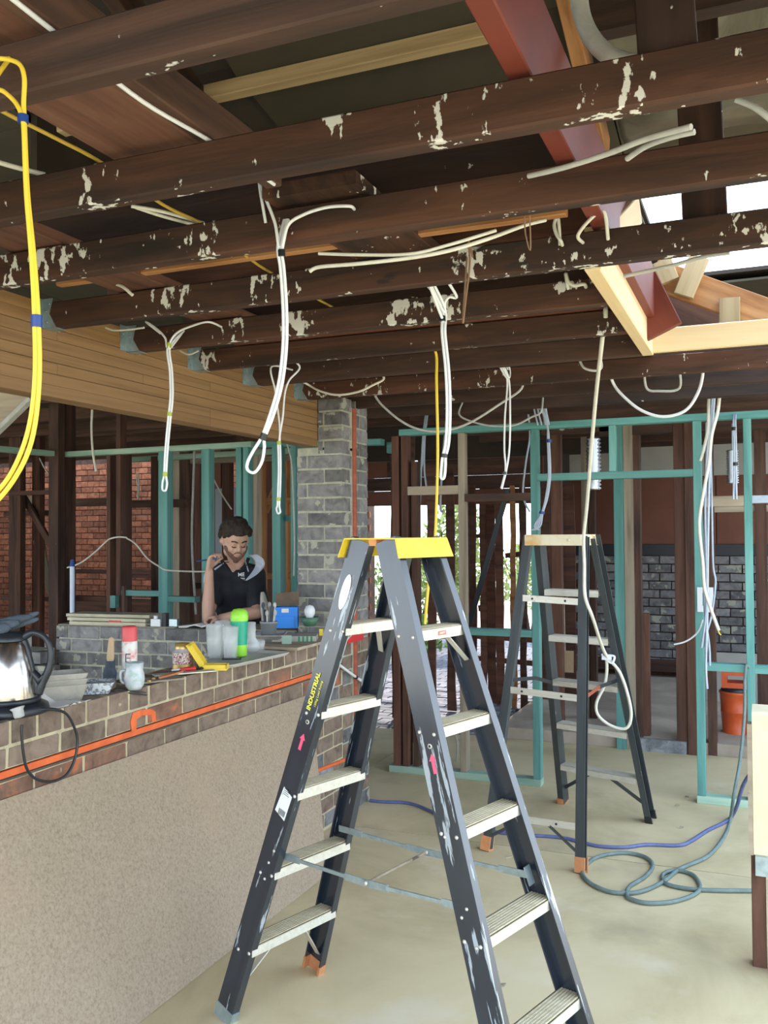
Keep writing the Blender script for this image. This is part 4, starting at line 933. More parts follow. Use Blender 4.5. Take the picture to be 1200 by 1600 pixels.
for s1 in (-1, 1):
    e = MB(); e.tube([HP(s1*.018, .089, .004), HP(s1*.031, .0885, .000), HP(s1*.044, .079, .003)], .0026, 6); e.build('eyelashes', HAIR, man)
    e = MB(); e.tube([HP(s1*.014, .095, .036), HP(s1*.030, .092, .043), HP(s1*.050, .078, .038)], .0045, 6); e.build('eyebrow', HAIR, man)
pen = empty('pen', hdR+fwd*.03, 'blue pen held in the raised right hand of the man', 'pen')
pc = hdR+U*.01+fwd*.012; MB().tube([pc-side*.075-U*.012, pc+side*.05+U*.010], .0042, 8).build('barrel', TBLU, pen); MB().tube([pc+side*.05+U*.010, pc+side*.068+U*.013], [.004, .001], 8).build('tip', STEEL, pen)

# ================================================================ CABLES
TOPS = ('hanging_cable', 'cable_bundle', 'swag_cable', 'hanging_twine', 'draped_cable')
def fix_ends(P, r):
    """carry the upper ends of a cable on to the face of the nearest joist or plate"""
    P = list(P)
    def anchor(p):
        if p.z < 2.15: return None
        if p.x < -2.45: return None
        if 5.5 < p.y < 5.9: return Vector((p.x, 5.732-r if p.y < 5.76 else 5.808+r, 2.30))
        ys_ = [y for i, y in enumerate(JY) if i not in (4, 5) or p.x < -.5]+[6.3]
        y = min(ys_, key=lambda v: abs(v-p.y)); sg = -1 if p.y < y else 1
        return Vector((p.x, y+sg*(.0235+r), 2.42 if y < 6 else 2.50))
    a, b = anchor(P[0]), anchor(P[-1])
    if a is not None and (a-P[0]).length > .02: P = [a]+P
    if b is not None and (b-P[-1]).length > .02: P = P+[b]
    return P
def cable(name, label, strands, r, m, tapes=(), group=None, cat='cable', n=8, root_at=None, sm_=6):
    """strands: lists of world points. one strand: a single mesh; more: an Empty with a child per strand and per tape"""
    if len(strands) == 1 and not tapes:
        if name in TOPS: strands = [fix_ends(strands[0], r)]
        g = MB().tube(smooth_path(strands[0], sm_), r, n); return g.build(name, m, None, label=label, cat=cat, group=group)
    strands = [fix_ends(s_, r) for s_ in strands] if name in TOPS else strands
    root = empty(name, strands[0][0], label, cat, group)
    for s_ in strands: MB().tube(smooth_path(s_, sm_), r, n).build('strand', m, root)
    for (p, d, rr, tm, L) in tapes:
        p, d = Vector(p), Vector(d).normalized(); MB().tube([p-d*L/2, p+d*L/2], rr, 12).build('tape_band', tm, root)
    return root
def PY(pts, Y=None):
    return [aY(p[0], p[1], p[2] if len(p) > 2 else Y) for p in pts]
def PZ(pts, z): return [aZ(p[0], p[1], p[2] if len(p) > 2 else z) for p in pts]
def off(pts, dx): return [p+RT*dx for p in pts]
DN = Vector((0, 0, -1))
# yellow double loop hanging at the left edge
Yk = 1.12
s1 = PY([(-12, 92), (8, 92), (30, 100), (38, 122), (37, 160), (38, 186), (43, 300), (53, 400), (60, 500), (61, 600), (49, 690), (20, 752), (-20, 800)], Yk)
s2 = PY([(-12, 133), (6, 143), (24, 160), (34, 180), (37, 200), (41, 300), (49, 400), (54, 500), (54, 600), (42, 680), (14, 745), (-26, 790)], Yk-.004)
cable('hanging_cable', 'thick yellow double cable with blue tape hanging at the left edge', [s1, s2], .0039, CABY, [(aY(36, 186, Yk-.002), DN, .0085, TBLU, .013), (aY(57, 502, Yk-.002), DN, .0088, TBLU, .019)])
def hang(label, pts, Y, r, m=CABW, loop=None, tapes=(), arms=(), gap=1.05, name='hanging_cable', split=None):
    c_ = PY(pts, Y); A_ = off(c_, r*gap); B_ = off(c_, -r*gap)
    if loop is not None:
        lp = PY(loop, Y); st_ = A_+lp+B_[::-1]; strands = [st_]
    else: strands = [A_, B_]
    strands += [PY(a, Y) for a in arms]
    tp = [(aY(x, y, Y-.001), Vector(aY(x2, y2, Y))-Vector(aY(x, y, Y)), r*2.25, tm, L) for (x, y, x2, y2, tm, L) in tapes]
    return cable(name, label, strands, r, m, tp)
hang('long white cable loop with black tape hanging before the laminated beam', [(437, 385), (441, 420), (445, 480), (445, 540), (438, 600), (424, 650), (411, 684)], 2.0, .0042, loop=[(413, 700), (409, 722), (398, 738), (387, 734), (387, 722), (396, 704)],
     tapes=((440, 396, 441, 420, TBLK, .017), (412, 682, 405, 700, TBLK, .017)), arms=([(405, 285), (417, 315), (430, 350), (437, 388)], [(545, 322), (510, 324), (475, 335), (450, 352), (441, 388)]))
hang('white cable loop with green tape hanging left before the laminated beam', [(264, 541), (267, 580), (268, 620), (264, 660), (260, 705), (258, 742)], 2.9, .0042, loop=[(261, 755), (259, 766), (254, 765), (254, 754)],
     tapes=((264, 540, 265, 560, TGRN, .02), (265, 647, 264, 660, TGRN, .014), (258, 741, 257, 755, TGRN, .016)), arms=([(228, 503), (245, 514), (258, 528), (263, 543)], [(325, 503), (298, 510), (278, 519), (267, 532), (265, 545)]))
hang('slim white cable pair with green tape hanging beside the pier', [(436, 690), (437, 730), (436, 770), (435, 790)], 3.72, .0046, loop=[(438, 800), (434, 802), (432, 794)],
     tapes=((436, 692, 436, 720, TGRN, .016), (435, 780, 435, 800, TGRN, .016)), arms=([(424, 573), (430, 610), (434, 640), (437, 665), (437, 692)], [(468, 572), (452, 594), (445, 615), (442, 650), (438, 675), (436, 692)]))
cable('hanging_cable', 'single yellow cable hanging straight down behind the ladder cap', [PY([(680, 548), (682, 600), (684, 700), (682, 790), (679, 850), (673, 880), (667, 940), (664, 975)], 3.72)], .0065, CABY)
hang('thick white cable loop with black tape hanging above the yellow ladder cap', [(692, 480), (693, 520), (699, 580), (701, 640), (699, 690), (694, 714)], 2.76, .0048, loop=[(696, 728), (694, 746), (689, 746), (690, 728)],
     tapes=((691, 498, 692, 510, TBLK, .016), (694, 712, 692, 730, TBLK, .012)), arms=([(676, 455), (685, 468), (690, 482), (692, 500)], [(713, 462), (702, 464), (695, 472), (692, 486)]))
hang('thin white cable loop with black tape hanging from the middle joists', [(793, 572), (793, 590)], 4.2, .0048, tapes=((793, 582, 793, 600, TBLK, .02), (788, 739, 786, 750, TBLK, .014)),
     arms=([(792, 588), (789, 650), (788, 700), (790, 732), (786, 752), (783, 763)], [(794, 588), (797, 640), (796, 700), (791, 735), (787, 752), (784, 764)]))
cable('swag_cable', 'white cable sagging between joists left of the white loops', [PY([(586, 618), (600, 636), (630, 660), (660, 672), (695, 673), (735, 660), (780, 632), (815, 607)], 4.55)], .0065, CABG)
cable('swag_cable', 'thin grey cable sagging just under the teal top plate', [PY([(718, 649), (745, 661), (775, 666), (805, 664), (830, 652), (845, 644)], 5.3)], .006, CABG)
cable('swag_cable', 'small white cable sagging beside the top of the pier', [PY([(478, 599), (500, 611), (528, 617), (560, 612), (582, 602), (600, 590)], 4.2)], .006, CABC)
cable('swag_cable', 'wide white cable sagging before the teal frame on the right', [PY([(957, 596), (970, 615), (1000, 640), (1035, 651), (1070, 642), (1090, 615), (1098, 585)], 4.62)], .0075, CABW)
cable('swag_cable', 'short grey cable hook under a joist near the opening', [PY([(905, 562), (913, 575), (930, 579), (940, 572)], 4.1)], .006, CABG)
cable('swag_cable', 'flat grey cable end under the far joists', [PY([(1010, 606), (1030, 611), (1062, 606)], 4.6)], .006, CABG)
# bundle by the door stud
b_ = [PY([(834+i*6, 632+(i % 2)*4), (848+i*2, 645), (856, 670), (858-i*.8, 690), (860-i, 740), (856-i, 775), (848-i*.6, 802), (838-i*3+6, 822), (833+i*4-2, 828)], 5.62) for i in range(4)]
cable('cable_bundle', 'bundle of blue grey cables with dark tape on the left door stud', b_, .0055, CABB, [(aY(858, 689, 5.62), DN, .017, TBLU, .02), (aY(847, 801, 5.62), (-.2, 0, -1), .017, TBLU, .018)])
# the dusty cable over the step ladder
P = [(946, 484, 3.45), (940, 540, 3.6), (932, 610, 3.9), (924, 700, 4.2), (917, 790, 4.5), (912, 840, 4.60), (913, 880, 4.60), (914, 930, 4.55), (926, 965, 4.6), (945, 1020, 4.9), (968, 1050, 4.95), (982, 1090, 4.95), (986, 1120, 4.95), (978, 1138, 4.95), (955, 1134, 4.95), (935, 1118, 4.95), (932, 1098, 4.95), (944, 1072, 4.95), (948, 1050, 4.95), (948, 1030, 4.93)]
cable('draped_cable', 'long dusty grey cable hanging down over the step ladder', [PY(P)], .0085, CABC)
g = MB(); c_ = aY(948, 1028, 4.93); g.box(c_, (.05, .02, .02)); g.tube(smooth_path(PY([(940, 1022), (946, 1030), (956, 1036), (960, 1026), (950, 1024)], 4.93)), .006, 6); g.build('cable_knot', CABW, None, label='white knot of cable on the right rail of the step ladder', cat='cable')
# right-hand bundle
root = empty('cable_bundle', aY(1110, 600, 5.4), 'bundle of white and blue grey cables hanging down the right teal stud', 'cable')
for pts, Y, m_, r in (([(1108, 598), (1107, 640), (1106, 670), (1100, 700), (1094, 720)], 5.45, CABC, .009), ([(1125, 600), (1122, 640), (1112, 680), (1108, 720), (1101, 760), (1094, 800), (1093, 830), (1098, 880), (1101, 920), (1112, 955), (1123, 985)], 5.42, CABC, .0095),
                      ([(1115, 598), (1110, 660), (1104, 720), (1102, 800), (1104, 900), (1103, 960), (1096, 1012)], 5.60, CABB, .007), ([(1118, 600), (1112, 680), (1108, 760), (1106, 860), (1105, 960), (1103, 1040), (1105, 1076)], 5.60, CABB, .007),
                      ([(1104, 660), (1103, 760), (1100, 860), (1101, 950), (1108, 1010), (1109, 1040)], 5.62, CABB, .007), ([(1110, 680), (1112, 780), (1114, 880), (1118, 910), (1112, 960), (1104, 990), (1101, 1014)], 5.63, CABB, .006)):
    MB().tube(smooth_path(PY(pts, Y)), r, 8).build('strand', m_, root)
MB().tube(smooth_path(PY([(1122, 984), (1124, 990), (1127, 992)], 5.42)), .004, 6).build('bare_core', CABY, root)
cable('hanging_cable', 'thin white cable end curling left of the right teal stud', [PY([(1098, 968), (1090, 988), (1072, 1002), (1053, 1007)], 5.66)], .005, CABW)
cable('hanging_cable', 'white cable pair with black tape before the small foil duct', [PY([(1146, 660), (1147, 700), (1147, 740), (1146, 780)], 5.66), PY([(1149, 660), (1150, 700), (1150, 740), (1151, 780)], 5.66)], .006, CABB, [(aY(1147, 670, 5.66), DN, .014, TBLK, .02), (aY(1149, 725, 5.66), DN, .014, TBLK, .02)])
cable('hanging_cable', 'blue grey cables hanging behind the left end of the teal frame', [PY([(662, 682), (661, 720), (650, 760), (646, 800), (650, 840)], 6.2), PY([(664, 682), (663, 730), (666, 760)], 6.2), PY([(661, 682), (658, 740), (655, 800), (645, 840)], 6.2)], .007, CABB)
cable('hanging_cable', 'single blue grey cable beside the white loop behind the frame', [PY([(695, 682), (691, 730), (688, 790), (692, 800)], 6.2)], .009, CABB)
cable('hanging_cable', 'grey cable hanging behind the frame between the pale and teal studs', [PY([(828, 680), (822, 720), (817, 765), (820, 785), (828, 800)], 6.4)], .007, CABB)
cable('hanging_cable', 'short pale cable hanging under the left end of the laminated beam', [PY([(144, 640), (143, 670), (145, 705), (150, 737)], 5.0)], .008, CABC)
cable('hanging_cable', 'slack white cable on the dark studs at the far left', [PY([(105, 887), (125, 880), (148, 863), (165, 847), (172, 842), (185, 839), (198, 840)], 5.9)], .0065, CABC)
cable('hanging_cable', 'slack white cable running right to the teal stud behind the man', [PY([(198, 841), (212, 850), (230, 872), (250, 886), (262, 891), (300, 893), (322, 893)], 5.9)], .0065, CABC)
cable('hanging_cable', 'thin grey cable hanging between dark studs at the upper left', [PY([(62, 716), (72, 735), (86, 750)], 6.2)], .0065, CABG)
cable('hanging_cable', 'grey conduit running down beside the second teal stud', [PY([(304, 700), (302, 760), (300, 850), (306, 960)], 6.3)], .010, CABG)
cable('hanging_cable', 'small white cable loop high on the left stud wall', [PY([(213, 740), (215, 760), (215, 780)], 6.8), PY([(216, 740), (217, 760), (216, 780)], 6.8)], .006, CABC)
cable('hanging_cable', 'thin cable falling across the orange timbers right of the man', [PY([(332, 745), (345, 770), (362, 796)], 7.0)], .007, CABC)
cable('hanging_cable', 'white cable down the last teal stud beside the pier', [PY([(447, 690), (455, 720), (458, 770), (460, 840), (459, 900)], 5.9)], .006, CABG)
cable('hanging_cable', 'white cable hanging from the edge of the roof opening', [PY([(872, 340), (866, 350), (869, 365), (876, 376)], 2.5)], .005, CABC)
cable('hanging_cable', 'second white cable beside the red beam end', [PY([(943, 330), (920, 345), (903, 368)], 2.45)], .005, CABC)
cable('hanging_cable', 'small white clip cable beside the trimmer', [PY([(884, 428), (888, 440), (898, 446), (912, 444)], 2.95)], .006, CABC)
# cables across and over the joists
cable('joist_cable', 'lower of two white cables strung under the third joist', [PY([(484, 424, 2.1), (500, 417, 2.1), (560, 412, 2.1), (640, 403, 2.12), (700, 392, 2.14), (760, 374, 2.2), (820, 352, 2.28), (852, 344, 2.35)])], .0052, CABC)
cable('joist_cable', 'upper of two white cables strung under the third joist', [PY([(498, 396, 2.12), (560, 398, 2.12), (640, 397, 2.12), (700, 383, 2.14), (775, 360, 2.2)])], .0045, CABC)
cable('joist_cable', 'grey cable pair crossing from the red beam to the strut', [PY([(826, 275, 1.95), (880, 262, 1.9), (950, 240, 1.85), (1010, 217, 1.8), (1080, 198, 1.75)]), PY([(980, 248, 1.9), (1010, 228, 1.85), (1050, 214, 1.8), (1085, 206, 1.78)])], .006, CABG, [(aY(1028, 215, 1.8), (1, 0, .2), .001, CABG, .002)])
cable('joist_cable', 'grey cable crossing the roof opening before the sunlit rafter', [PY([(974, 432, 2.75), (1000, 426, 2.75), (1050, 415, 2.72), (1100, 401, 2.7), (1140, 395, 2.68)])], .006, CABG)
cable('joist_cable', 'grey cable at the upper right below the second joist', [PY([(1150, 155, 1.75), (1180, 168, 1.75), (1215, 195, 1.75)])], .006, CABG)
cable('joist_cable', 'white cable laid over the joists near the top left corner', [[Vector((-1.053, .85, 2.458)), Vector((-1.078, 1.18, 2.458)), Vector((-1.088, 1.42, 2.452)), Vector((-1.075, 1.64, 2.458)), Vector((-1.07, 1.9, 2.458))]], .0045, CABW)
cable('joist_cable', 'ochre yellow cable laid over the joists behind the yellow loop', [PZ([(-20, 160), (15, 180), (85, 215), (160, 255), (255, 320), (325, 355), (395, 408), (430, 430), (510, 475), (560, 500)], 2.47)], .0045, CABY2)
cable('joist_cable', 'white flat cable end over the joists at the left edge', [PZ([(-20, 248), (20, 260), (70, 273)], 2.47)], .006, CABC)
cable('joist_cable', 'pair of pale flat cables lying above the second joist gap', [PZ([(205, 322), (260, 332), (345, 357)], 2.475), PZ([(212, 324), (262, 340), (340, 360)], 2.475)], .005, CABC, [(aZ(230, 327, 2.475), (1, 0, 0), .001, CABC, .002)])
cable('joist_cable', 'short white cable curl between hangers at the left', [PY([(170, 441, 2.5), (190, 447, 2.45), (207, 461, 2.45)])], .006, CABC)
cable('joist_cable', 'thin white cable curl between the first two joist hangers', [PY([(165, 512), (178, 516), (200, 515), (225, 512)], 2.75)], .004, CABC)
cable('joist_cable', 'thin white cable curl beside the third joist hanger', [PY([(281, 548), (295, 554), (310, 548)], 3.2)], .004, CABC)
cable('hanging_twine', 'frayed brown twine hanging from the fourth joist', [PY([(731, 372), (734, 400), (733, 425), (728, 465), (723, 505)], 2.48)], .003, TWINE, cat='string', sm_=4)
cable('hanging_twine', 'short frayed twine hanging under the third joist', [PY([(820, 352), (822, 370), (829, 388)], 2.1)], .0018, TWINE, cat='string')
# floor leads
P = PZ([(578, 1251), (600, 1253), (630, 1254), (650, 1258), (672, 1267), (720, 1290), (790, 1302), (870, 1308), (905, 1315), (935, 1322), (975, 1324), (1010, 1320), (1060, 1321), (1080, 1314), (1105, 1298), (1130, 1286), (1143, 1276)], .008)+[Vector((-.13, 4.98, .16)), Vector((-.09, 4.7, .42)), Vector((-.03, 4.45, .56))]
P = PZ([(578, 1251), (600, 1253), (630, 1254), (650, 1258), (672, 1267), (720, 1290), (790, 1302), (870, 1308), (905, 1315), (935, 1322), (975, 1324), (1010, 1320), (1060, 1321), (1080, 1314), (1105, 1298), (1130, 1286), (1143, 1276)], .008)
P += [aY(1152, 1258, P[-1].y-.05), aY(1162, 1225, P[-1].y-.15), aY(1182, 1198, P[-1].y-.3), aY(1200, 1190, P[-1].y-.5)]
cable('extension_lead', 'blue extension lead snaking over the concrete to the right', [P], .010, LBLUE, cat='lead')
q = lambda x, y: (900+x/4, 1100+y/4)
P = [aY(1170, 1043, 5.72), aY(1166, 1040, 5.70), aY(1164, 1060, 5.68), aY(1163, 1120, 5.6), aY(1156, 1190, 5.5), aY(1147, 1240, 5.35)]+PZ([q(965, 720), q(925, 830), q(825, 950), q(650, 1030), q(545, 1110), q(430, 1165), q(330, 1182), q(200, 1170), q(80, 1112), q(42, 1040), q(125, 960), q(290, 930), q(430, 955), q(480, 1010), q(430, 1080), q(335, 1140), q(318, 1190), (985, 1404), (1010, 1411), (1050, 1409), (1084, 1398), (1094, 1385), (1083, 1367), (1056, 1360), (1036, 1366), (1040, 1380), (1070, 1388), (1110, 1391), (1178, 1392)], .010)
cable('extension_lead', 'grey green lead looped twice on the concrete beside the step ladder', [P], .0095, LGREEN, cat='lead')
cable('wire', 'thin white wire hanging in the frame behind the front ladder', [PY([(700, 1145), (712, 1150), (715, 1170), (713, 1190)], 5.85)], .006, CABC)
cable('conduit', 'white cable with black tape leaning across the side of the pier', [[aX(524, 1034, XF+.02), aX(545, 1050, XF+.03), aX(562, 1062, XF+.03), aX(580, 1075, XF+.03)]], .008, CABW, [(aX(556, 1058, XF+.03), (0, 1, -.3), .012, TBLK, .02)])

# ================================================================ SMALL FITTINGS
op = empty('switch_bracket', aY(1102, 937, 5.71), 'white wiring bracket with an oblong hole on the right teal stud', 'bracket')
c_ = aY(1102, 937, 5.70); g = MB(); wx, hz = .045, .073
for a, b2 in (((-wx, -hz), (-wx*.35, hz)), ((wx*.45, -hz), (wx, hz)), ((-wx*.35, hz*.55), (wx*.45, hz)), ((-wx*.35, -hz), (wx*.45, -hz*.5))): g.box(c_+Vector(((a[0]+b2[0])/2, 0, (a[1]+b2[1])/2)), (b2[0]-a[0], .004, b2[1]-a[1]))
g.build('plate', CABW, op); MB().box(c_+Vector((-.03, .012, 0)), (.02, .02, .12)).build('lug', CABW, op)
def flexduct(label, px, py0, py1, wpx, Y):
    p0, p1 = aY(px, py0, Y), aY(px, py1, Y); r = wpx/2*mpp(p0); L = (p0-p1).length; n_ = 14; prof = []
    for i in range(n_*2+1): prof.append((r*(1.05 if i % 2 else .74), -L*i/(n_*2)))
    t = MB().lathe(p0, prof, 20).build('foil_duct', CHRM, None, label=label, cat='duct'); return t
flexduct('ribbed foil duct hanging behind the step ladder cable', 927, 684, 766, 23, 6.35); flexduct('small ribbed foil duct hanging right of the right teal stud', 1144, 703, 756, 18, 6.35)
for lab, x, y0 in (('metal strap holding the larger foil duct', 927, 660), ('metal strap holding the smaller foil duct', 1144, 662)):
    MB().tube([aY(x, y0, 6.35), aY(x, y0+45, 6.35)], .004, 6).build('hanging_strap', GALV, None, label=lab, cat='strap')
# orange vacuum cleaner
vp = aZ(1152, 1162, 0); vp = Vector((vp.x, vp.y, 0)); s = mpp(vp); va = empty('vacuum_cleaner', vp, 'orange drum vacuum cleaner on castors behind the right teal stud', 'vacuum cleaner')
r = 23.5*s
MB().lathe(vp, [(r*.93, .035), (r*1.02, .04), (r*1.02, .075), (r*.90, .085), (r*1.0, .24), (r*1.02, .243), (r*1.02, .258), (r*1.0, .26), (r*1.06, .38), (r*1.10, .385), (r*1.10, .40), (.001, .40)], 28).build('drum', VAC, va)
MB().lathe(vp, [(r*.98, .40), (r*1.0, .41), (r*.9, .43), (.001, .43)], 28).build('rim', BLK, va)
g = MB(); 
for a, b2 in (((-.9, .43), (.9, .47)), ((-.9, .47), (-.55, .525)), ((.62, .47), (.9, .525)), ((-.9, .525), (.9, .555))): g.box(vp+Vector(((a[0]+b2[0])/2*r, 0, (a[1]+b2[1])/2)), ((b2[0]-a[0])*r, r*1.5, b2[1]-a[1]))
g.build('motor_head', VAC, va)
for dx, dy in ((-.7, -.7), (.7, -.7), (-.7, .7), (.7, .7)): MB().lathe(vp+Vector((dx*r-.01, dy*r, .022)), [(.001, 0), (.022, 0), (.022, .02), (.001, .02)], 12, (1, 0, 0)).build('castor', BLK, va)
v2 = vp+Vector((.36, .05, 0)); vb = empty('vacuum_hose_drum', v2, 'second orange drum, mostly hidden at the right edge', 'drum'); MB().lathe(v2, [(.10, .02), (.11, .03), (.12, .30), (.10, .42), (.001, .42)], 20).build('drum', VAC, vb)
MB().tube([v2+Vector((-.14, -.1, .0)), v2+Vector((-.12, -.08, .62))], .02, 10).build('hose', BLK, vb)
# shovel
sv = empty('shovel', aY(868, 1050, 7.4), 'pale D-handled shovel standing behind the step ladder', 'shovel')
p0, p1 = aY(880, 935, 7.3), aY(882, 1022, 7.3); MB().tube([p0, p1], .011, 8).build('shaft', PALE, sv)
c_ = aY(880, 927, 7.3); MB().tube([c_+Vector((-.04, 0, .015)), c_+Vector((.04, 0, .015))], .009, 8).tube([c_+Vector((-.04, 0, .015)), c_+Vector((-.03, 0, -.03)), p0-U*.03], .008, 8).tube([c_+Vector((.04, 0, .015)), c_+Vector((.03, 0, -.03)), p0-U*.03], .008, 8).build('grip', PALE, sv)
c_ = aY(882, 1034, 7.3); g = MB(); g.prism([(-.075, .09), (.075, .09), (.07, -.085), (-.07, -.085)], (0, .006, 0), c_, (1, 0, 0), (0, -.08, 1)); g.build('blade', WOODH, sv)
# blue and white tube standing left
p0 = A+dB*.030-nB*.12+Vector((0, 0, BT2+.005)); p1 = Vector((p0.x, p0.y, aY(94, 885, p0.y).z))
lt = empty('marker_pole', p0, 'white pole with a dark blue cap standing left of the board stack', 'pole'); MB().tube([p0, p1], .0155, 12).build('tube', mat('pale_blue_tube', [(.50, .58, .72)], rough=.4), lt); MB().tube([p1, p1+U*.045], [.018, .010], 12).build('cap', TBLU, lt)
# debris on the floor
for i, (x, y, lab) in enumerate(((1073, 1245, 'pale wood chip right of the step ladder foot'), (1058, 1258, 'pale wood chip nearest the doorway'), (1064, 1293, 'small pale chip before the doorway'), (783, 1540, 'pale crumb of plaster under the front ladder'), (795, 1340, 'tiny pale crumb left of the orange ladder foot'))):
    p = aZ(x, y, .003); g = MB(); g.prism([(-.012, -.006), (.010, -.009), (.014, .004), (-.004, .009)], (0, 0, .005), p, (1, .3*i, 0), (-.2, 1, 0)); g.build('wood_chip', PALE, None, label=lab, cat='debris')

# ================================================================ CLUTTER ON THE BAR
def Bp(x, y, z=BT): return aZ(x, y, z+.0005)
def cyl(mb, c, r, h, ch=.1, n=20, r2=None):
    r2 = r if r2 is None else r2; e = r*ch
    mb.lathe(c, [(.0001, 0), (r-e, 0), (r, e), (r2, h-e), (r2-e, h), (.0001, h)], n); return mb
RX = Vector((RT.x, RT.y, 0)).normalized(); VY = Vector((FW.x, FW.y, 0)).normalized(); RB = Matrix((RX, VY, U)).transposed()
# kettle
kp = Bp(12, 1113); s = mpp(kp); kt = empty('kettle', kp, 'steel electric kettle with black handle at the left edge', 'kettle')
MB().lathe(kp, [(.0001, 0), (60*s, 0), (62*s, 4*s), (60*s, 12*s), (52*s, 16*s), (.0001, 16*s)], 32).build('base', BLK, kt)
pb = kp+U*17*s
MB().lathe(pb, [(.0001, 0), (46*s, 0), (47*s, 3*s), (40*s, 50*s), (30*s, 88*s), (24*s, 96*s)], 40).build('body', STEEL, kt)
MB().lathe(pb, [(46*s, -1*s), (49*s, 0), (49*s, 7*s), (46*s, 8*s)], 40).build('lower_ring', BLK, kt)
MB().lathe(pb+U*95*s, [(27*s, 0), (27*s, 5*s), (20*s, 12*s), (.0001, 14*s)], 30).build('lid', BLK, kt)
g = MB(); P = [pb+RX*20*s+U*96*s, pb+RX*38*s+U*107*s, pb+RX*57*s+U*100*s, pb+RX*67*s+U*78*s, pb+RX*64*s+U*50*s, pb+RX*52*s+U*24*s, pb+RX*47*s+U*10*s]
g.tube(smooth_path(P, 5), [x*s for x in ([6]*5+[5]*5+[4.5]*5+[5]*5+[6]*5+[7]*5+[4])], 10)
P2 = [pb+RX*24*s+U*94*s, pb+RX*32*s+U*70*s, pb+RX*38*s+U*45*s, pb+RX*45*s+U*25*s, pb+RX*47*s+U*10*s]
g.tube(smooth_path(P2, 5), [x*s for x in ([7]*5+[6]*5+[6]*5+[6]*5+[4])], 10); g.tube([pb+RX*38*s+U*46*s, pb+RX*50*s+U*32*s, pb+RX*58*s+U*40*s], [6*s, 8*s, 5*s], 8)
g.build('handle', BLK, kt)
MB().lathe(pb-VY*41*s-RX*18*s+U*26*s, [(.0001, 2*s), (14*s, 1*s), (15*s, 0)], 20, -VY+U*.15).build('gauge', BLK, kt)
cd_ = MB(); X0 = XF+.028
P = [kp+RX*50*s-VY*20*s+U*.012, aX(72, 1108, X0), aX(100, 1113, X0), aX(113, 1130, X0), aX(121, 1155, X0), aX(117, 1185, X0), aX(104, 1210, X0), aX(82, 1221, X0), aX(58, 1218, X0), aX(43, 1203, X0), aX(37, 1180, X0), aX(34, 1150, X0), aX(34, 1133, X0)]
cd_.tube(smooth_path(P, 6), .0046, 8); cd_.build('power_cord', BLK, kt)
pp = aX(31, 1122, X0+.004); g = MB(); g.lathe(pp, [(.0001, 0), (7*s, 1*s), (8*s, 4*s), (8*s, 12*s), (11*s, 16*s), (.0001, 17*s)], 14, (-.35, 0, 1)); g.build('plug', CABG, kt, label='pale translucent plug')
# cloths on the kettle
rg = empty('work_gloves', kp+U*120*s, 'dark blue grey gloves lying over the kettle lid', 'gloves')
lidp = pb+U*108*s
for i, (a, b2, r_) in enumerate((((-45, -8), (8, 10), 11), ((-40, 0), (20, 16), 9), ((-30, 8), (36, 24), 7), ((0, 6), (46, 30), 5), ((-20, -2), (44, 20), 6))):
    m_ = MB(); pa, pb_ = lidp+RX*a[0]*s+U*a[1]*s+VY*(i*5-10)*s, lidp+RX*b2[0]*s+U*b2[1]*s+VY*(i*5-10)*s
    m_.tube(smooth_path([pa, lerp(pa, pb_, .5)+U*2*s, pb_], 4), [r_*s*k for k in (1, 1.1, 1.1, 1, 1, .95, .85, .7, .35)], 8); m_.build('glove_finger' if i else 'glove_palm', DCLOTH, rg)
# crumpled paper
g = MB(); p = Bp(100, 1102); N_ = 8; vs = []
for j in range(N_+1):
    for i in range(N_+1):
        u, v = i/N_, j/N_; q_ = p+RX*((u-.5)*88*s)+VY*((v-.45)*.13)
        h_ = .003+.012*abs(noise.noise(Vector((u*4, v*4, 1))))+(.045*max(0, .25-u)/.25)
        vs.append(Vector((min(q_.x, XF+.02), q_.y, BT+h_)))
g.add(vs, [(j*(N_+1)+i, j*(N_+1)+i+1, (j+1)*(N_+1)+i+1, (j+1)*(N_+1)+i) for j in range(N_) for i in range(N_)], True)
o = g.build('paper_sheet', PAPER, None, label='crumpled white paper under the plastic tubs beside the kettle', cat='paper'); sm = o.modifiers.new('t', 'SOLIDIFY'); sm.thickness = .001
# tubs: open trays with rounded corners
def rrect(a, b2, r_, k=4):
    out = []
    for cx_, cy_, q0_ in ((a-r_, b2-r_, 0), (-a+r_, b2-r_, 90), (-a+r_, -b2+r_, 180), (a-r_, -b2+r_, 270)):
        for i in range(k+1): q_ = math.radians(q0_+90*i/k); out.append((cx_+math.cos(q_)*r_, cy_+math.sin(q_)*r_))
    return out
def tubmesh(c, a, b2, h, rot, tap=.82, rim=.004, wall=.003, fill=None):
    g = MB(); L = []
    for (k, z) in ((tap, 0), (1, h), (1+rim/a, h), (1+rim/a, h-.004), ):
        L.append([c+rot @ Vector((x*k, y*k, z)) for x, y in rrect(a, b2, min(a, b2)*.25)])
    L.append([c+rot @ Vector((x*(1-wall/a), y*(1-wall/a), h-.001)) for x, y in rrect(a, b2, min(a, b2)*.25)])
    L.append([c+rot @ Vector((x*tap*(1-wall/a), y*tap*(1-wall/a), .004 if fill is None else fill)) for x, y in rrect(a, b2, min(a, b2)*.25)])
    n_ = len(L[0]); order = [0, 3, 2, 1, 4, 5]; vs = [v for i in order for v in L[i]]
    fs = [(i*n_+k, i*n_+(k+1) % n_, (i+1)*n_+(k+1) % n_, (i+1)*n_+k) for i in range(5) for k in range(n_)]+[tuple(range(n_))[::-1], tuple(range(5*n_, 6*n_))]
    return g.add(vs, fs)
rt_ = Matrix.Rotation(math.radians(50), 3, 'Z')
tp = Bp(100, 1094); tp.x = -2.325; s = mpp(tp)
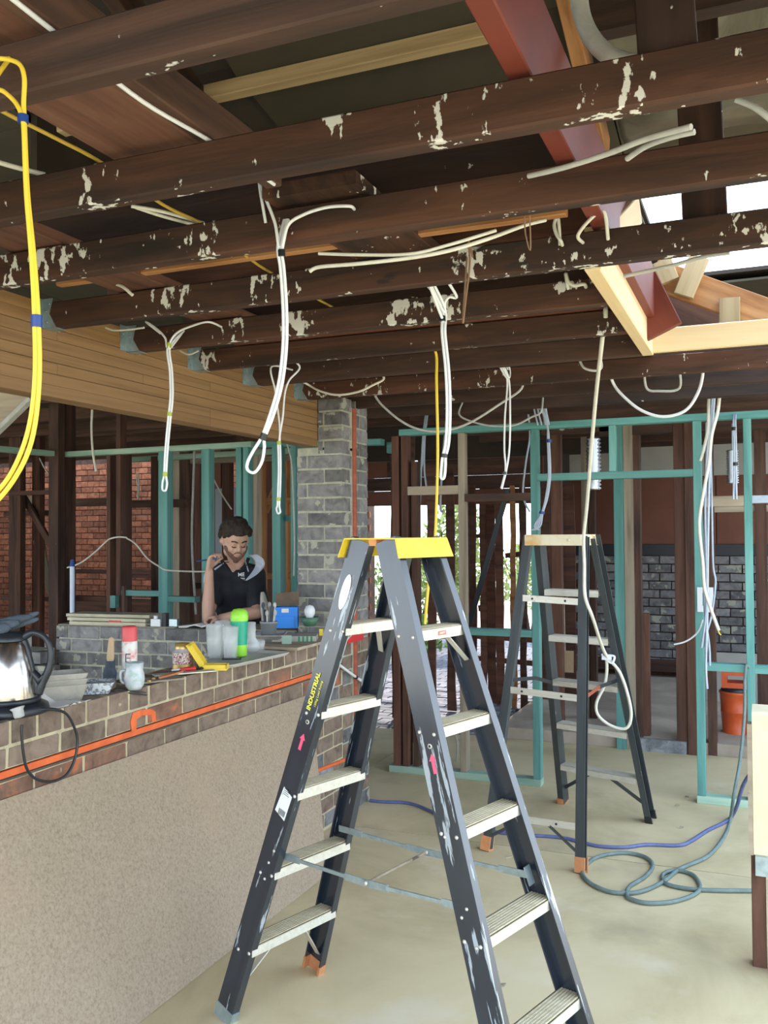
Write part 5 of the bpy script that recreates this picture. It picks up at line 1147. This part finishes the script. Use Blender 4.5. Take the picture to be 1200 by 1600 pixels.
for i, lab in enumerate(('lowest grey plastic tub of the three stacked beside the kettle', 'middle grey plastic tub of the three stacked beside the kettle', 'topmost dusty plastic tub of the three stacked beside the kettle')):
    tubmesh(tp+Vector((0, 0, .002+i*.020)), .088, .060, .055, rt_).build('plastic_tub', TUB, None, label=lab, cat='tub', group='stacked plastic tubs')
lidm = MB(); 
tp2 = Bp(153, 1083); tp2.x = -2.315
o = tubmesh(tp2, .080, .055, .042, Matrix.Rotation(math.radians(35), 3, 'Z'), fill=.034).build('plastic_tub', PAINTB, None, label='paint-splashed plastic tub right of the stacked tubs', cat='tub')
# brush
bc = Bp(172, 1066); s = mpp(bc); br = empty('paint_brush', bc, 'round wooden-handled brush standing bristles down behind the paint tub', 'brush')
MB().lathe(bc+U*22*s, [(10*s, -22*s), (11*s, -8*s), (8*s, 0), (7*s, 12*s)], 16, (.06, 0, 1)).build('ferrule', DCLOTH, br); MB().lathe(bc+U*30*s, [(5*s, 0), (6*s, 10*s), (4.5*s, 34*s), (4.5*s, 38*s), (.001, 41*s)], 14, (.05, .02, 1)).build('handle', WOODH, br)
for lab, a, b2, r_ in (('thin dark rod sticking out over the bar edge', (178, 1080), (229, 1086), .003), ('second thin dark rod just above the first', (182, 1077), (228, 1082), .0025)):
    MB().tube([aX(*a, XF-.03), aX(*b2, XF+.03)], r_, 8).build('steel_rod', TXTK, None, label=lab, cat='rod')
MB().box(Bp(184, 1077)+Vector((-.05, 0, .012)), (.05, .06, .024), RB).build('mortar_lump', CARD, None, label='dusty grey lump between the tub and the mug', cat='rubble')
# spray can
sp = Bp(208, 1066); sp = Vector((-2.36, sp.y+.03, BT)); s = mpp(sp); sc_ = empty('spray_can', sp, 'white spray can with a red cap behind the mug', 'spray can')
ht = (1066-980)*s; cyl(MB(), sp, 12*s, ht*.72, .06, 24).build('can', CANW, sc_); MB().lathe(sp+U*ht*.72, [(11.6*s, 0), (11.6*s, ht*.24), (10*s, ht*.27), (.001, ht*.275)], 24).build('cap', PINKR, sc_)
g = MB(); c_ = sp-VY*12.3*s+U*ht*.42
for a, b2 in (((-3, 6), (5, 7.5)), ((-3, -6), (-1.8, 6)), ((-3, -6), (5, -4.5)), ((-1, 0), (5, 1.2))): g.box(c_+RX*((a[0]+b2[0])/2*s)+U*((a[1]+b2[1])/2*s), ((b2[0]-a[0])*s, .0015, (b2[1]-a[1])*s), RB)
g.build('label_mark', TXTK, sc_)
# mug
mg = Bp(210, 1077); s = mpp(mg); mu = empty('mug', mg, 'rounded white mug with blue and green pattern on the bar edge', 'mug')
MB().lathe(mg, [(.0001, 1*s), (10*s, 0), (14*s, 6*s), (16*s, 16*s), (15*s, 24*s), (13*s, 31*s), (14.5*s, 42*s), (13.2*s, 42*s), (11.5*s, 31*s), (13.5*s, 22*s), (12*s, 6*s), (.0001, 4*s)], 28).build('bowl', MUGM, mu)
MB().tube(smooth_path([mg-RX*14*s+U*30*s, mg-RX*21*s+U*27*s, mg-RX*21*s+U*14*s, mg-RX*15*s+U*9*s]), 2.2*s, 8).build('handle', MUGM, mu)
# dusty board with pliers, wire, brass bits
bd_ = Bp(258, 1066); s = mpp(bd_); g = MB(); g.box(bd_+Vector((-.06, .02, .004)), (.20, .10, .006), Matrix.Rotation(math.radians(62), 3, 'Z')); g.build('scrap_board', CARD, None, label='thin dusty board under the pliers beside the mug', cat='board')
g = MB(); g.box(Bp(300, 1057)+Vector((-.05, .02, .010)), (.26, .05, .004), Matrix.Rotation(math.radians(52), 3, 'Z')); g.build('hand_saw_blade', ALU, None, label='flat steel blade lying behind the orange pliers', cat='blade')
pl = empty('pliers', Bp(268, 1059), 'orange-handled pliers on the thin dusty board', 'pliers'); c0 = Bp(285, 1055)+U*.014; e0 = Bp(250, 1064)+U*.014
for k in (-1, 1): MB().tube(smooth_path([c0, lerp(c0, e0, .3)+VY*k*.012, lerp(c0, e0, .7)+VY*k*.018, e0+VY*k*.010]), .005, 8).build('handle', ORF if k < 0 else PAINTO, pl)
MB().tube([c0, c0+(c0-e0).normalized()*.03], [.008, .003], 8).build('jaws', STEEL, pl)
kn_ = empty('utility_knife', Bp(292, 1052), 'red and white knife lying before the speckled jar', 'knife'); a = Bp(268, 1054)+U*.018; b2 = Bp(306, 1052)+U*.022; MB().tube([a, lerp(a, b2, .35)], .004, 8).build('blade', CABW, kn_); MB().tube([lerp(a, b2, .35), b2], [.006, .009], 8).build('handle', REDP, kn_)
for i, (x, y, lab) in enumerate(((233, 1068, 'brass fitting beside the mug'), (240, 1064, 'second brass fitting a little further right'))): cyl(MB(), Bp(x, y)+U*.006, .008, .008, .2, 10).build('brass_fitting', GOLD, None, label=lab, cat='fitting')
g = MB(); P = [Bp(305+12*math.cos(t_), 1047+5*math.sin(t_))+U*.01 for t_ in [i*.6 for i in range(9)]]; g.tube(smooth_path(P, 3), .006, 8); g.build('cable_ring', TXTK, None, label='black and grey coil between the jar and the yellow case', cat='cable')
# jar
jp = Bp(285, 1046); s = mpp(jp); ja = empty('jar', jp, 'jar with gold lid and speckled dark red label', 'jar')
MB().lathe(jp, [(.0001, 0), (14*s, 0), (15*s, 3*s), (15*s, 28*s), (10.5*s, 32*s), (10.5*s, 34*s)], 24).build('glass', CLEAR, ja); MB().lathe(jp, [(15.3*s, 10*s), (15.3*s, 27*s)], 24).build('label', LABELJ, ja); MB().lathe(jp, [(15.4*s, 2*s), (15.4*s, 9*s)], 24).build('label_band', GOLD, ja)
MB().lathe(jp, [(.0001, 2*s), (13*s, 2*s), (13*s, 24*s), (.0001, 24*s)], 20).build('contents', WOODH, ja); MB().lathe(jp+U*33*s, [(11.5*s, 0), (11.5*s, 8*s), (.0001, 9*s)], 24).build('lid', GOLD, ja)
cyl(MB(), Bp(301, 1046)+Vector((-.02, .03, 0)), .016, .062, .1, 14)  .build('tan_block', WOODH, None, label='small tan block behind the jar', cat='block')
# yellow case, open
yc = Bp(338, 1046); s = mpp(yc); ye = empty('tool_case', yc, 'small open yellow plastic case beside the jar', 'case'); cc = yc-RX*1*s
g = MB(); hw, hd_, hh = 19*s, .035, 8*s
g.box(cc+U*1.5*s, (2*hw, 2*hd_, 3*s), RB)
for k in (-1, 1): g.box(cc+VY*k*(hd_-.004)+U*5.5*s, (2*hw, .008, 6*s), RB); g.box(cc+RX*k*(hw-.003)+U*5.5*s, (.006, 2*hd_, 6*s), RB)
g.build('tray', YEL, ye); MB().box(cc+U*4*s, (1.7*hw, 1.5*hd_, 3*s), RB).build('contents', TXTK, ye)
la = (-RX*.55+U*.84).normalized(); ln = (RX*.84+U*.55).normalized(); R3 = Matrix((la, VY, la.cross(VY))).transposed(); lc_ = cc-RX*(hw+2*s)+U*6*s+la*20*s
g = MB(); g.box(lc_, (40*s, 2*hd_, 3*s), R3)
for k in (-1, 1): g.box(lc_+VY*k*(hd_-.004)+ln*4*s, (40*s, .008, 6*s), R3)
g.box(lc_+la*18*s+ln*4*s, (4*s, 2*hd_, 6*s), R3); g.build('lid', YEL, ye)
# tray with glasses, bottle, vase, dish
ty = Bp(388, 1028); tyc = Vector((-2.265, 3.66, BT)); tr = Matrix.Rotation(math.radians(86), 3, 'Z'); tubmesh(tyc, .25, .135, .016, tr, tap=.94).build('serving_tray', mat('dusty_beige_tray', [(.42, .40, .36), (.50, .48, .44)], (10, 10, 10), .6, vary=0), None, label='beige oblong tray under the glasses at the bar edge', cat='tray')
TZ = BT+.008
def glassy(c, prof, name='drinking_glass', lab=None, grp=None, cat='glass'):
    return MB().lathe(c, prof, 24).build(name, CLEAR, None, label=lab, cat=cat, group=grp)
def tumbler(c, r0, r1, h): return [(.0001, 0), (r0, 0), (r1, h), (r1-.0015, h), (r0-.002, .006), (.0001, .006)]
for x, y, rr, hh, lab in ((336, 1028, 14.5, 52, 'leftmost clear tumbler on the tray'), (349, 1020, 13.5, 50, 'middle clear tumbler on the tray'), (360, 1029, 13, 50, 'clear tumbler touching the green bottle')):
    c_ = aZ(x, y, TZ); s = mpp(c_); glassy(c_, tumbler(c_, rr*.8*s, rr*s, hh*s), lab=lab, grp='clear tumblers on the tray')
c_ = aZ(374, 1025, TZ); s = mpp(c_); gb = empty('drink_bottle', c_, 'green drink bottle with lime cap on the tray', 'bottle')
MB().lathe(c_, [(.0001, 0), (11*s, 0), (12*s, 2*s), (12.2*s, 18*s)], 24).build('foot', LIME, gb); MB().lathe(c_, [(12.2*s, 18*s), (12.6*s, 30*s), (13.4*s, 56*s)], 24).build('body', GREENB, gb); MB().lathe(c_, [(13.6*s, 55*s), (14.2*s, 60*s), (13.2*s, 68*s), (9*s, 73*s), (.0001, 74.5*s)], 24).build('cap', LIME, gb)
c_ = aZ(393, 1018, TZ); s = mpp(c_); glassy(c_, [(.0001, 0), (12*s, 0), (14*s, 6*s), (13*s, 14*s), (7*s, 22*s), (7*s, 46*s), (6*s, 46*s), (6*s, 22*s), (12*s, 13*s), (12.5*s, 6*s), (.0001, 2*s)], 'glass_vase', 'clear narrow-necked carafe right of the green bottle', cat='vase')
c_ = aZ(404, 1016, TZ); s = mpp(c_); glassy(c_, tumbler(c_, 9*s, 11*s, 16*s), 'small_glass', 'small low glass right of the carafe', cat='glass')
c_ = Bp(422, 1004)+U*.02; tubmesh(c_, .080, .105, .030, RB, tap=.75).build('plastic_dish', TUB, None, label='shallow clear plastic dish at the far end of the tray', cat='dish')
MB().box(aZ(362, 1031, TZ+.004)+U*.004, (.085, .02, .008), RB).build('black_marker', BLK, None, label='black marker lying on the tray before the bottle', cat='marker')
MB().box(Bp(448, 1010)+U*.03, (.05, .012, .055), RB).build('green_card', mat('pale_green_card', [(.30, .42, .34)], rough=.8), None, label='small pale green card at the tray end', cat='card')
# end of the bar: board, folder, boxes, tub, bulb
wbd = MB(); wbd.span((-2.50, 4.05, BT+.0), (-2.16, 4.70, BT+.014)); wbd.build('loose_board', PALE, None, label='grey board laid along the far end of the bar top', cat='board')
Z1 = BT+.0145
c_ = aZ(462, 1000, Z1); c_.x = -2.33; s = mpp(c_)
fo_ = empty('striped_packet', c_, 'flat white packet with green stripes at the bar end', 'packet'); MB().box(c_+U*.014, (.24, .15, .028), RB).build('packet', TUB, fo_); 
for i in range(4): MB().box(c_-VY*.076+RX*(.03+i*.022)+U*.014, (.010, .002, .026), RB).build('stripe', STRIPE, fo_)
MB().box(c_-VY*.02-RX*.055+U*.0295, (.035, .02, .003), RB).build('red_mark', REDP, fo_)
bx = aZ(448, 978, Z1); bx = Vector((-2.50, 4.60, Z1)); s = mpp(bx)
bo = empty('open_box', aZ(447, 980, BT2), 'bright blue box with a brown open flap before the pier', 'box'); bc_ = aY(447, 980, 4.55); bc_.z = max(bc_.z, Z1); s = mpp(bc_)
g = MB(); g.box(bc_+U*16*s, (38*s, .09, 32*s), RB); g.build('carton', BLUEB, bo); MB().box(bc_-VY*.048+U*9*s-RX*2*s, (32*s, .01, 18*s), RB).build('front_lip', BLUEB, bo)
MB().box(bc_-VY*.047+U*27*s, (11*s, .006, 6*s), RB).build('white_tab', PAPER, bo); g = MB(); g.prism([(-18*s, 0), (19*s, 0), (19*s, 22*s), (-17*s, 19*s)], VY*.004, bc_+VY*.05+U*33*s, RX, U); g.build('flap', BROWNC, bo)
g = MB(); c_ = aY(420, 1006, 4.25); c_.z = max(Z1, c_.z); s = mpp(c_); ub = empty('utensil_tub', c_, 'pale blue grey tub full of dark utensils before the blue box', 'tub')
MB().lathe(c_, [(.0001, 0), (11*s, 0), (13*s, 28*s), (14*s, 28*s), (14*s, 31*s), (12.5*s, 31*s), (10*s, 2*s), (.0001, 2*s)], 24).build('tub', TUBG, ub)
for i in range(9): a_ = i*.75; p = c_+RX*math.cos(a_)*5*s+VY*math.sin(a_)*5*s+U*6*s; q_ = p+RX*math.cos(a_)*5*s+U*(38+6*(i % 3))*s; MB().tube([p, q_], 1.6*s, 6).sphere(q_, (3*s, 3*s, 5*s), 8, 6).build('utensil', DCLOTH if i % 2 else CABG, ub)
g = MB(); P = [aY(404+i*2, 930+i*3, 4.75) for i in range(3)]
pbg = MB(); pbg.tube(smooth_path([aY(410, 925, 4.8), aY(413, 945, 4.8), aY(416, 968, 4.8), aY(414, 985, 4.8)]), [x*.01 for x in (1, 1.3, 1.6, 1.9, 2.1, 2.4, 2.6, 2.8, 3, 3, 3, 3, 3, 3, 3, 3, 3, 3, 2.6)], 8); pbg.build('plastic_bag', TUB, None, label='limp grey plastic bag beside the man, behind the utensil tub', cat='bag')
gt = aY(484, 978, 4.55); gt.z = max(Z1+.028, gt.z); s = mpp(gt); tbn = empty('green_bowl', gt, 'dark green bowl before the pier', 'bowl'); MB().lathe(gt, [(.0001, 0), (9*s, 0), (15*s, 14*s), (13.5*s, 14*s), (8*s, 2*s), (.0001, 2*s)], 20).build('bowl', mat('dark_green_plastic', [(.06, .16, .10)], rough=.5), tbn)
lp = gt+U*5*s; lb_ = empty('light_bulb', lp, 'white light bulb standing in the green bowl', 'bulb'); MB().lathe(lp, [(4*s, 0), (4.5*s, 6*s), (8*s, 14*s), (8.6*s, 20*s), (6*s, 26*s), (.0001, 28*s)], 20).build('globe', CABW, lb_); MB().lathe(lp, [(4.2*s, -4*s), (4.2*s, 0)], 12).build('base', GALV, lb_)
yb = aY(502, 992, 4.6); MB().box(yb, (.02, .05, .07), RB).build('yellow_tool', YEL, None, label='yellow tool end between the pier and the ladder', cat='tool')
rd = aX(550, 996, XF+.03); re_ = empty('red_case', rd, 'red plastic case fixed to the side of the pier behind the ladder', 'case'); MB().box(rd, (.05, .22, .045), Matrix.Rotation(.0, 3, 'Z')).build('case', REDP, re_); MB().box(rd+Vector((0, 0, .024)), (.052, .224, .006)).build('lid', PINKR, re_)
# on the back wall
def B2(x, y): return aZ(x, y, BT2+.005)
bs_ = B2(150, 974)
for i, (w_, off_, ang, lab) in enumerate(((.54, .0, 2, 'lowest cream board of the stack on the grey wall'), (.58, -.02, -1, 'middle cream board of the stack on the grey wall'), (.60, -.03, 1.5, 'topmost cream board of the stack on the grey wall'))):
    R4 = Matrix.Rotation(math.radians(5+ang), 3, 'Z'); c_ = A+dB*.36-nB*.10+Vector((off_, .02*i, BT2+.005+.009+i*.0225)); g = MB(); g.box(c_, (w_, .17, .019), R4); g.build('cream_board', BOARD, None, label=lab, cat='board', group='stacked cream boards')
def onw(t_, back=.05): return A+dB*t_-nB*back+Vector((0, 0, BT2+.005))
def tfor(px): 
    lo, hi = 0.0, Lw+.3
    for _ in range(30):
        m_ = (lo+hi)/2
        if screen(onw(m_))[0] < px: lo = m_
        else: hi = m_
    return lo
MB().box(onw(tfor(182))+U*.014, (.085, .04, .028), rB).build('red_box', REDP, None, label='small red box right of the board stack', cat='box')
c_ = onw(tfor(246)); jb = empty('white_junction', c_, 'white electrical fitting beside a dark block on the grey wall', 'fitting'); MB().box(c_+U*.022, (.065, .05, .044), rB).build('housing', CABW, jb); cyl(MB(), c_+U*.044-dB*.01, .014, .02, .1, 12).build('spout', CABW, jb)
MB().box(onw(tfor(257), .06)+U*.04, (.03, .04, .08), rB).build('dark_block', TXTK, None, label='dark upright block beside the white fitting', cat='block'); MB().box(onw(tfor(271), .06)+U*.022, (.055, .03, .044), rB).build('grey_box', GALV, None, label='grey metal box right of the dark block', cat='box')
MB().tube([onw(tfor(195))+U*.006, onw(tfor(235))+U*.006], .004, 6).build('thin_wire', CABG, None, label='thin wire lying between the red box and the white fitting', cat='wire')
# magazines, open
mgz = empty('open_notebook', onw(tfor(325), .03), 'open notebook with white pages lying before the man', 'notebook'); t0 = tfor(325)
for k in (-1, 1):
    g = MB(); vs = []
    for i in range(7):
        u = i/6; x_ = t0+k*u*.155; z_ = .006+.016*math.sin(min(1, u*1.5)*math.pi)*.8+.004*(1-u)
        for v_ in (-.03, .15): vs.append(onw(x_, v_)+U*z_)
    g.add(vs, [(2*i, 2*i+1, 2*i+3, 2*i+2) for i in range(6)], True); o = g.build('page_block', PAPER, mgz); sm = o.modifiers.new('t', 'SOLIDIFY'); sm.thickness = .008; sm.offset = 0
MB().box(onw(t0, .06)+U*.001, (.36, .20, .003), rB).build('cover', TXTK, mgz)
g = MB(); g.prism([(-.10, -.04), (.10, -.05), (.04, .12), (-.06, .10)], U*.004+Vector((0, 0, 0)), onw(tfor(290), .09)+U*.002, dB, -nB); g.build('folded_leaflet', CARD, None, label='grey folded sheet at the left of the notebook', cat='paper')
# plaster splashes stand proud of some joists
rnd = random.Random(11)
for lab, x, y, Y, w_, h_ in (('white plaster splash on the fifth joist left of the twine', 480, 536, JY[5]-.024, 30, 12),):
    pass

# ================================================================ GARDEN BEHIND THE COURT
rg_ = random.Random(5)
def bush(label, c, R_, h, n_, m):
    c = Vector(c); root = empty('bush', c, label, 'bush', 'bushes in the garden court'); g = MB(); st_ = MB()
    for k in range(6):
        a = rg_.uniform(0, 6.28); st_.tube([c, c+Vector((math.cos(a)*R_*.5, math.sin(a)*R_*.5, h*.8))], [.02, .006], 5)
    st_.build('stems', DARK, root)
    for k in range(n_):
        a, e_, q_ = rg_.uniform(0, 6.28), rg_.uniform(-.3, 1.5), rg_.random()**.4
        p = c+Vector((math.cos(a)*math.cos(e_)*R_*q_, math.sin(a)*math.cos(e_)*R_*q_, h*(.45+.55*math.sin(e_)*q_)))
        d = Vector((rg_.uniform(-1, 1), rg_.uniform(-1, 1), rg_.uniform(-.6, 1))).normalized(); t = d.orthogonal().normalized(); L = rg_.uniform(.07, .15)
        g.add([p, p+d*L*.5+t*L*.2, p+d*L, p+d*L*.5-t*L*.2], [(0, 1, 2, 3)])
    g.build('foliage', m, root, kind='stuff')
LEAF2 = mat('yellow_green_leaves', [(.25, .33, .08), (.45, .50, .18)], (6, 6, 6), .6, vary=.1)
b1 = aY(652, 900, 13.0); bush('leafy green bush seen through the middle gap of the old boards', (b1.x, 13.0, -.04), .75, 1.55, 1500, LEAF)
b1 = aY(650, 900, 10.6); bush('low green bush in the middle gap just above the ladder step', (b1.x, 10.6, -.04), .35, .62, 600, LEAF)
b1 = aY(714, 900, 12.0); bush('tall green bush seen left of the pale stud', (b1.x, 12.0, -.04), .55, 2.1, 1500, LEAF2)
b1 = aY(828, 900, 14.0); bush('pale bush beside the step ladder seen between boards', (b1.x, 14.0, -.04), .8, 1.5, 1200, LEAF2)
# sprayed orange arch on the second course of the bar
pts = [(206, 1143), (204, 1128), (208, 1114), (220, 1109), (236, 1108), (243, 1112), (244, 1128), (238, 1128), (236, 1117), (222, 1118), (214, 1124), (213, 1142)]
g = MB(); P = [aX(x, y, XF+.0022) for x, y in pts]; n_ = len(P)
g.add(P+[p-Vector((.0018, 0, 0)) for p in P], [tuple(range(n_)), tuple(range(n_, 2*n_))[::-1]]+[(i, (i+1) % n_, n_+(i+1) % n_, n_+i) for i in range(n_)])
g.build('spray_mark', PAINTO, bar, label='sprayed orange arch on the second course')
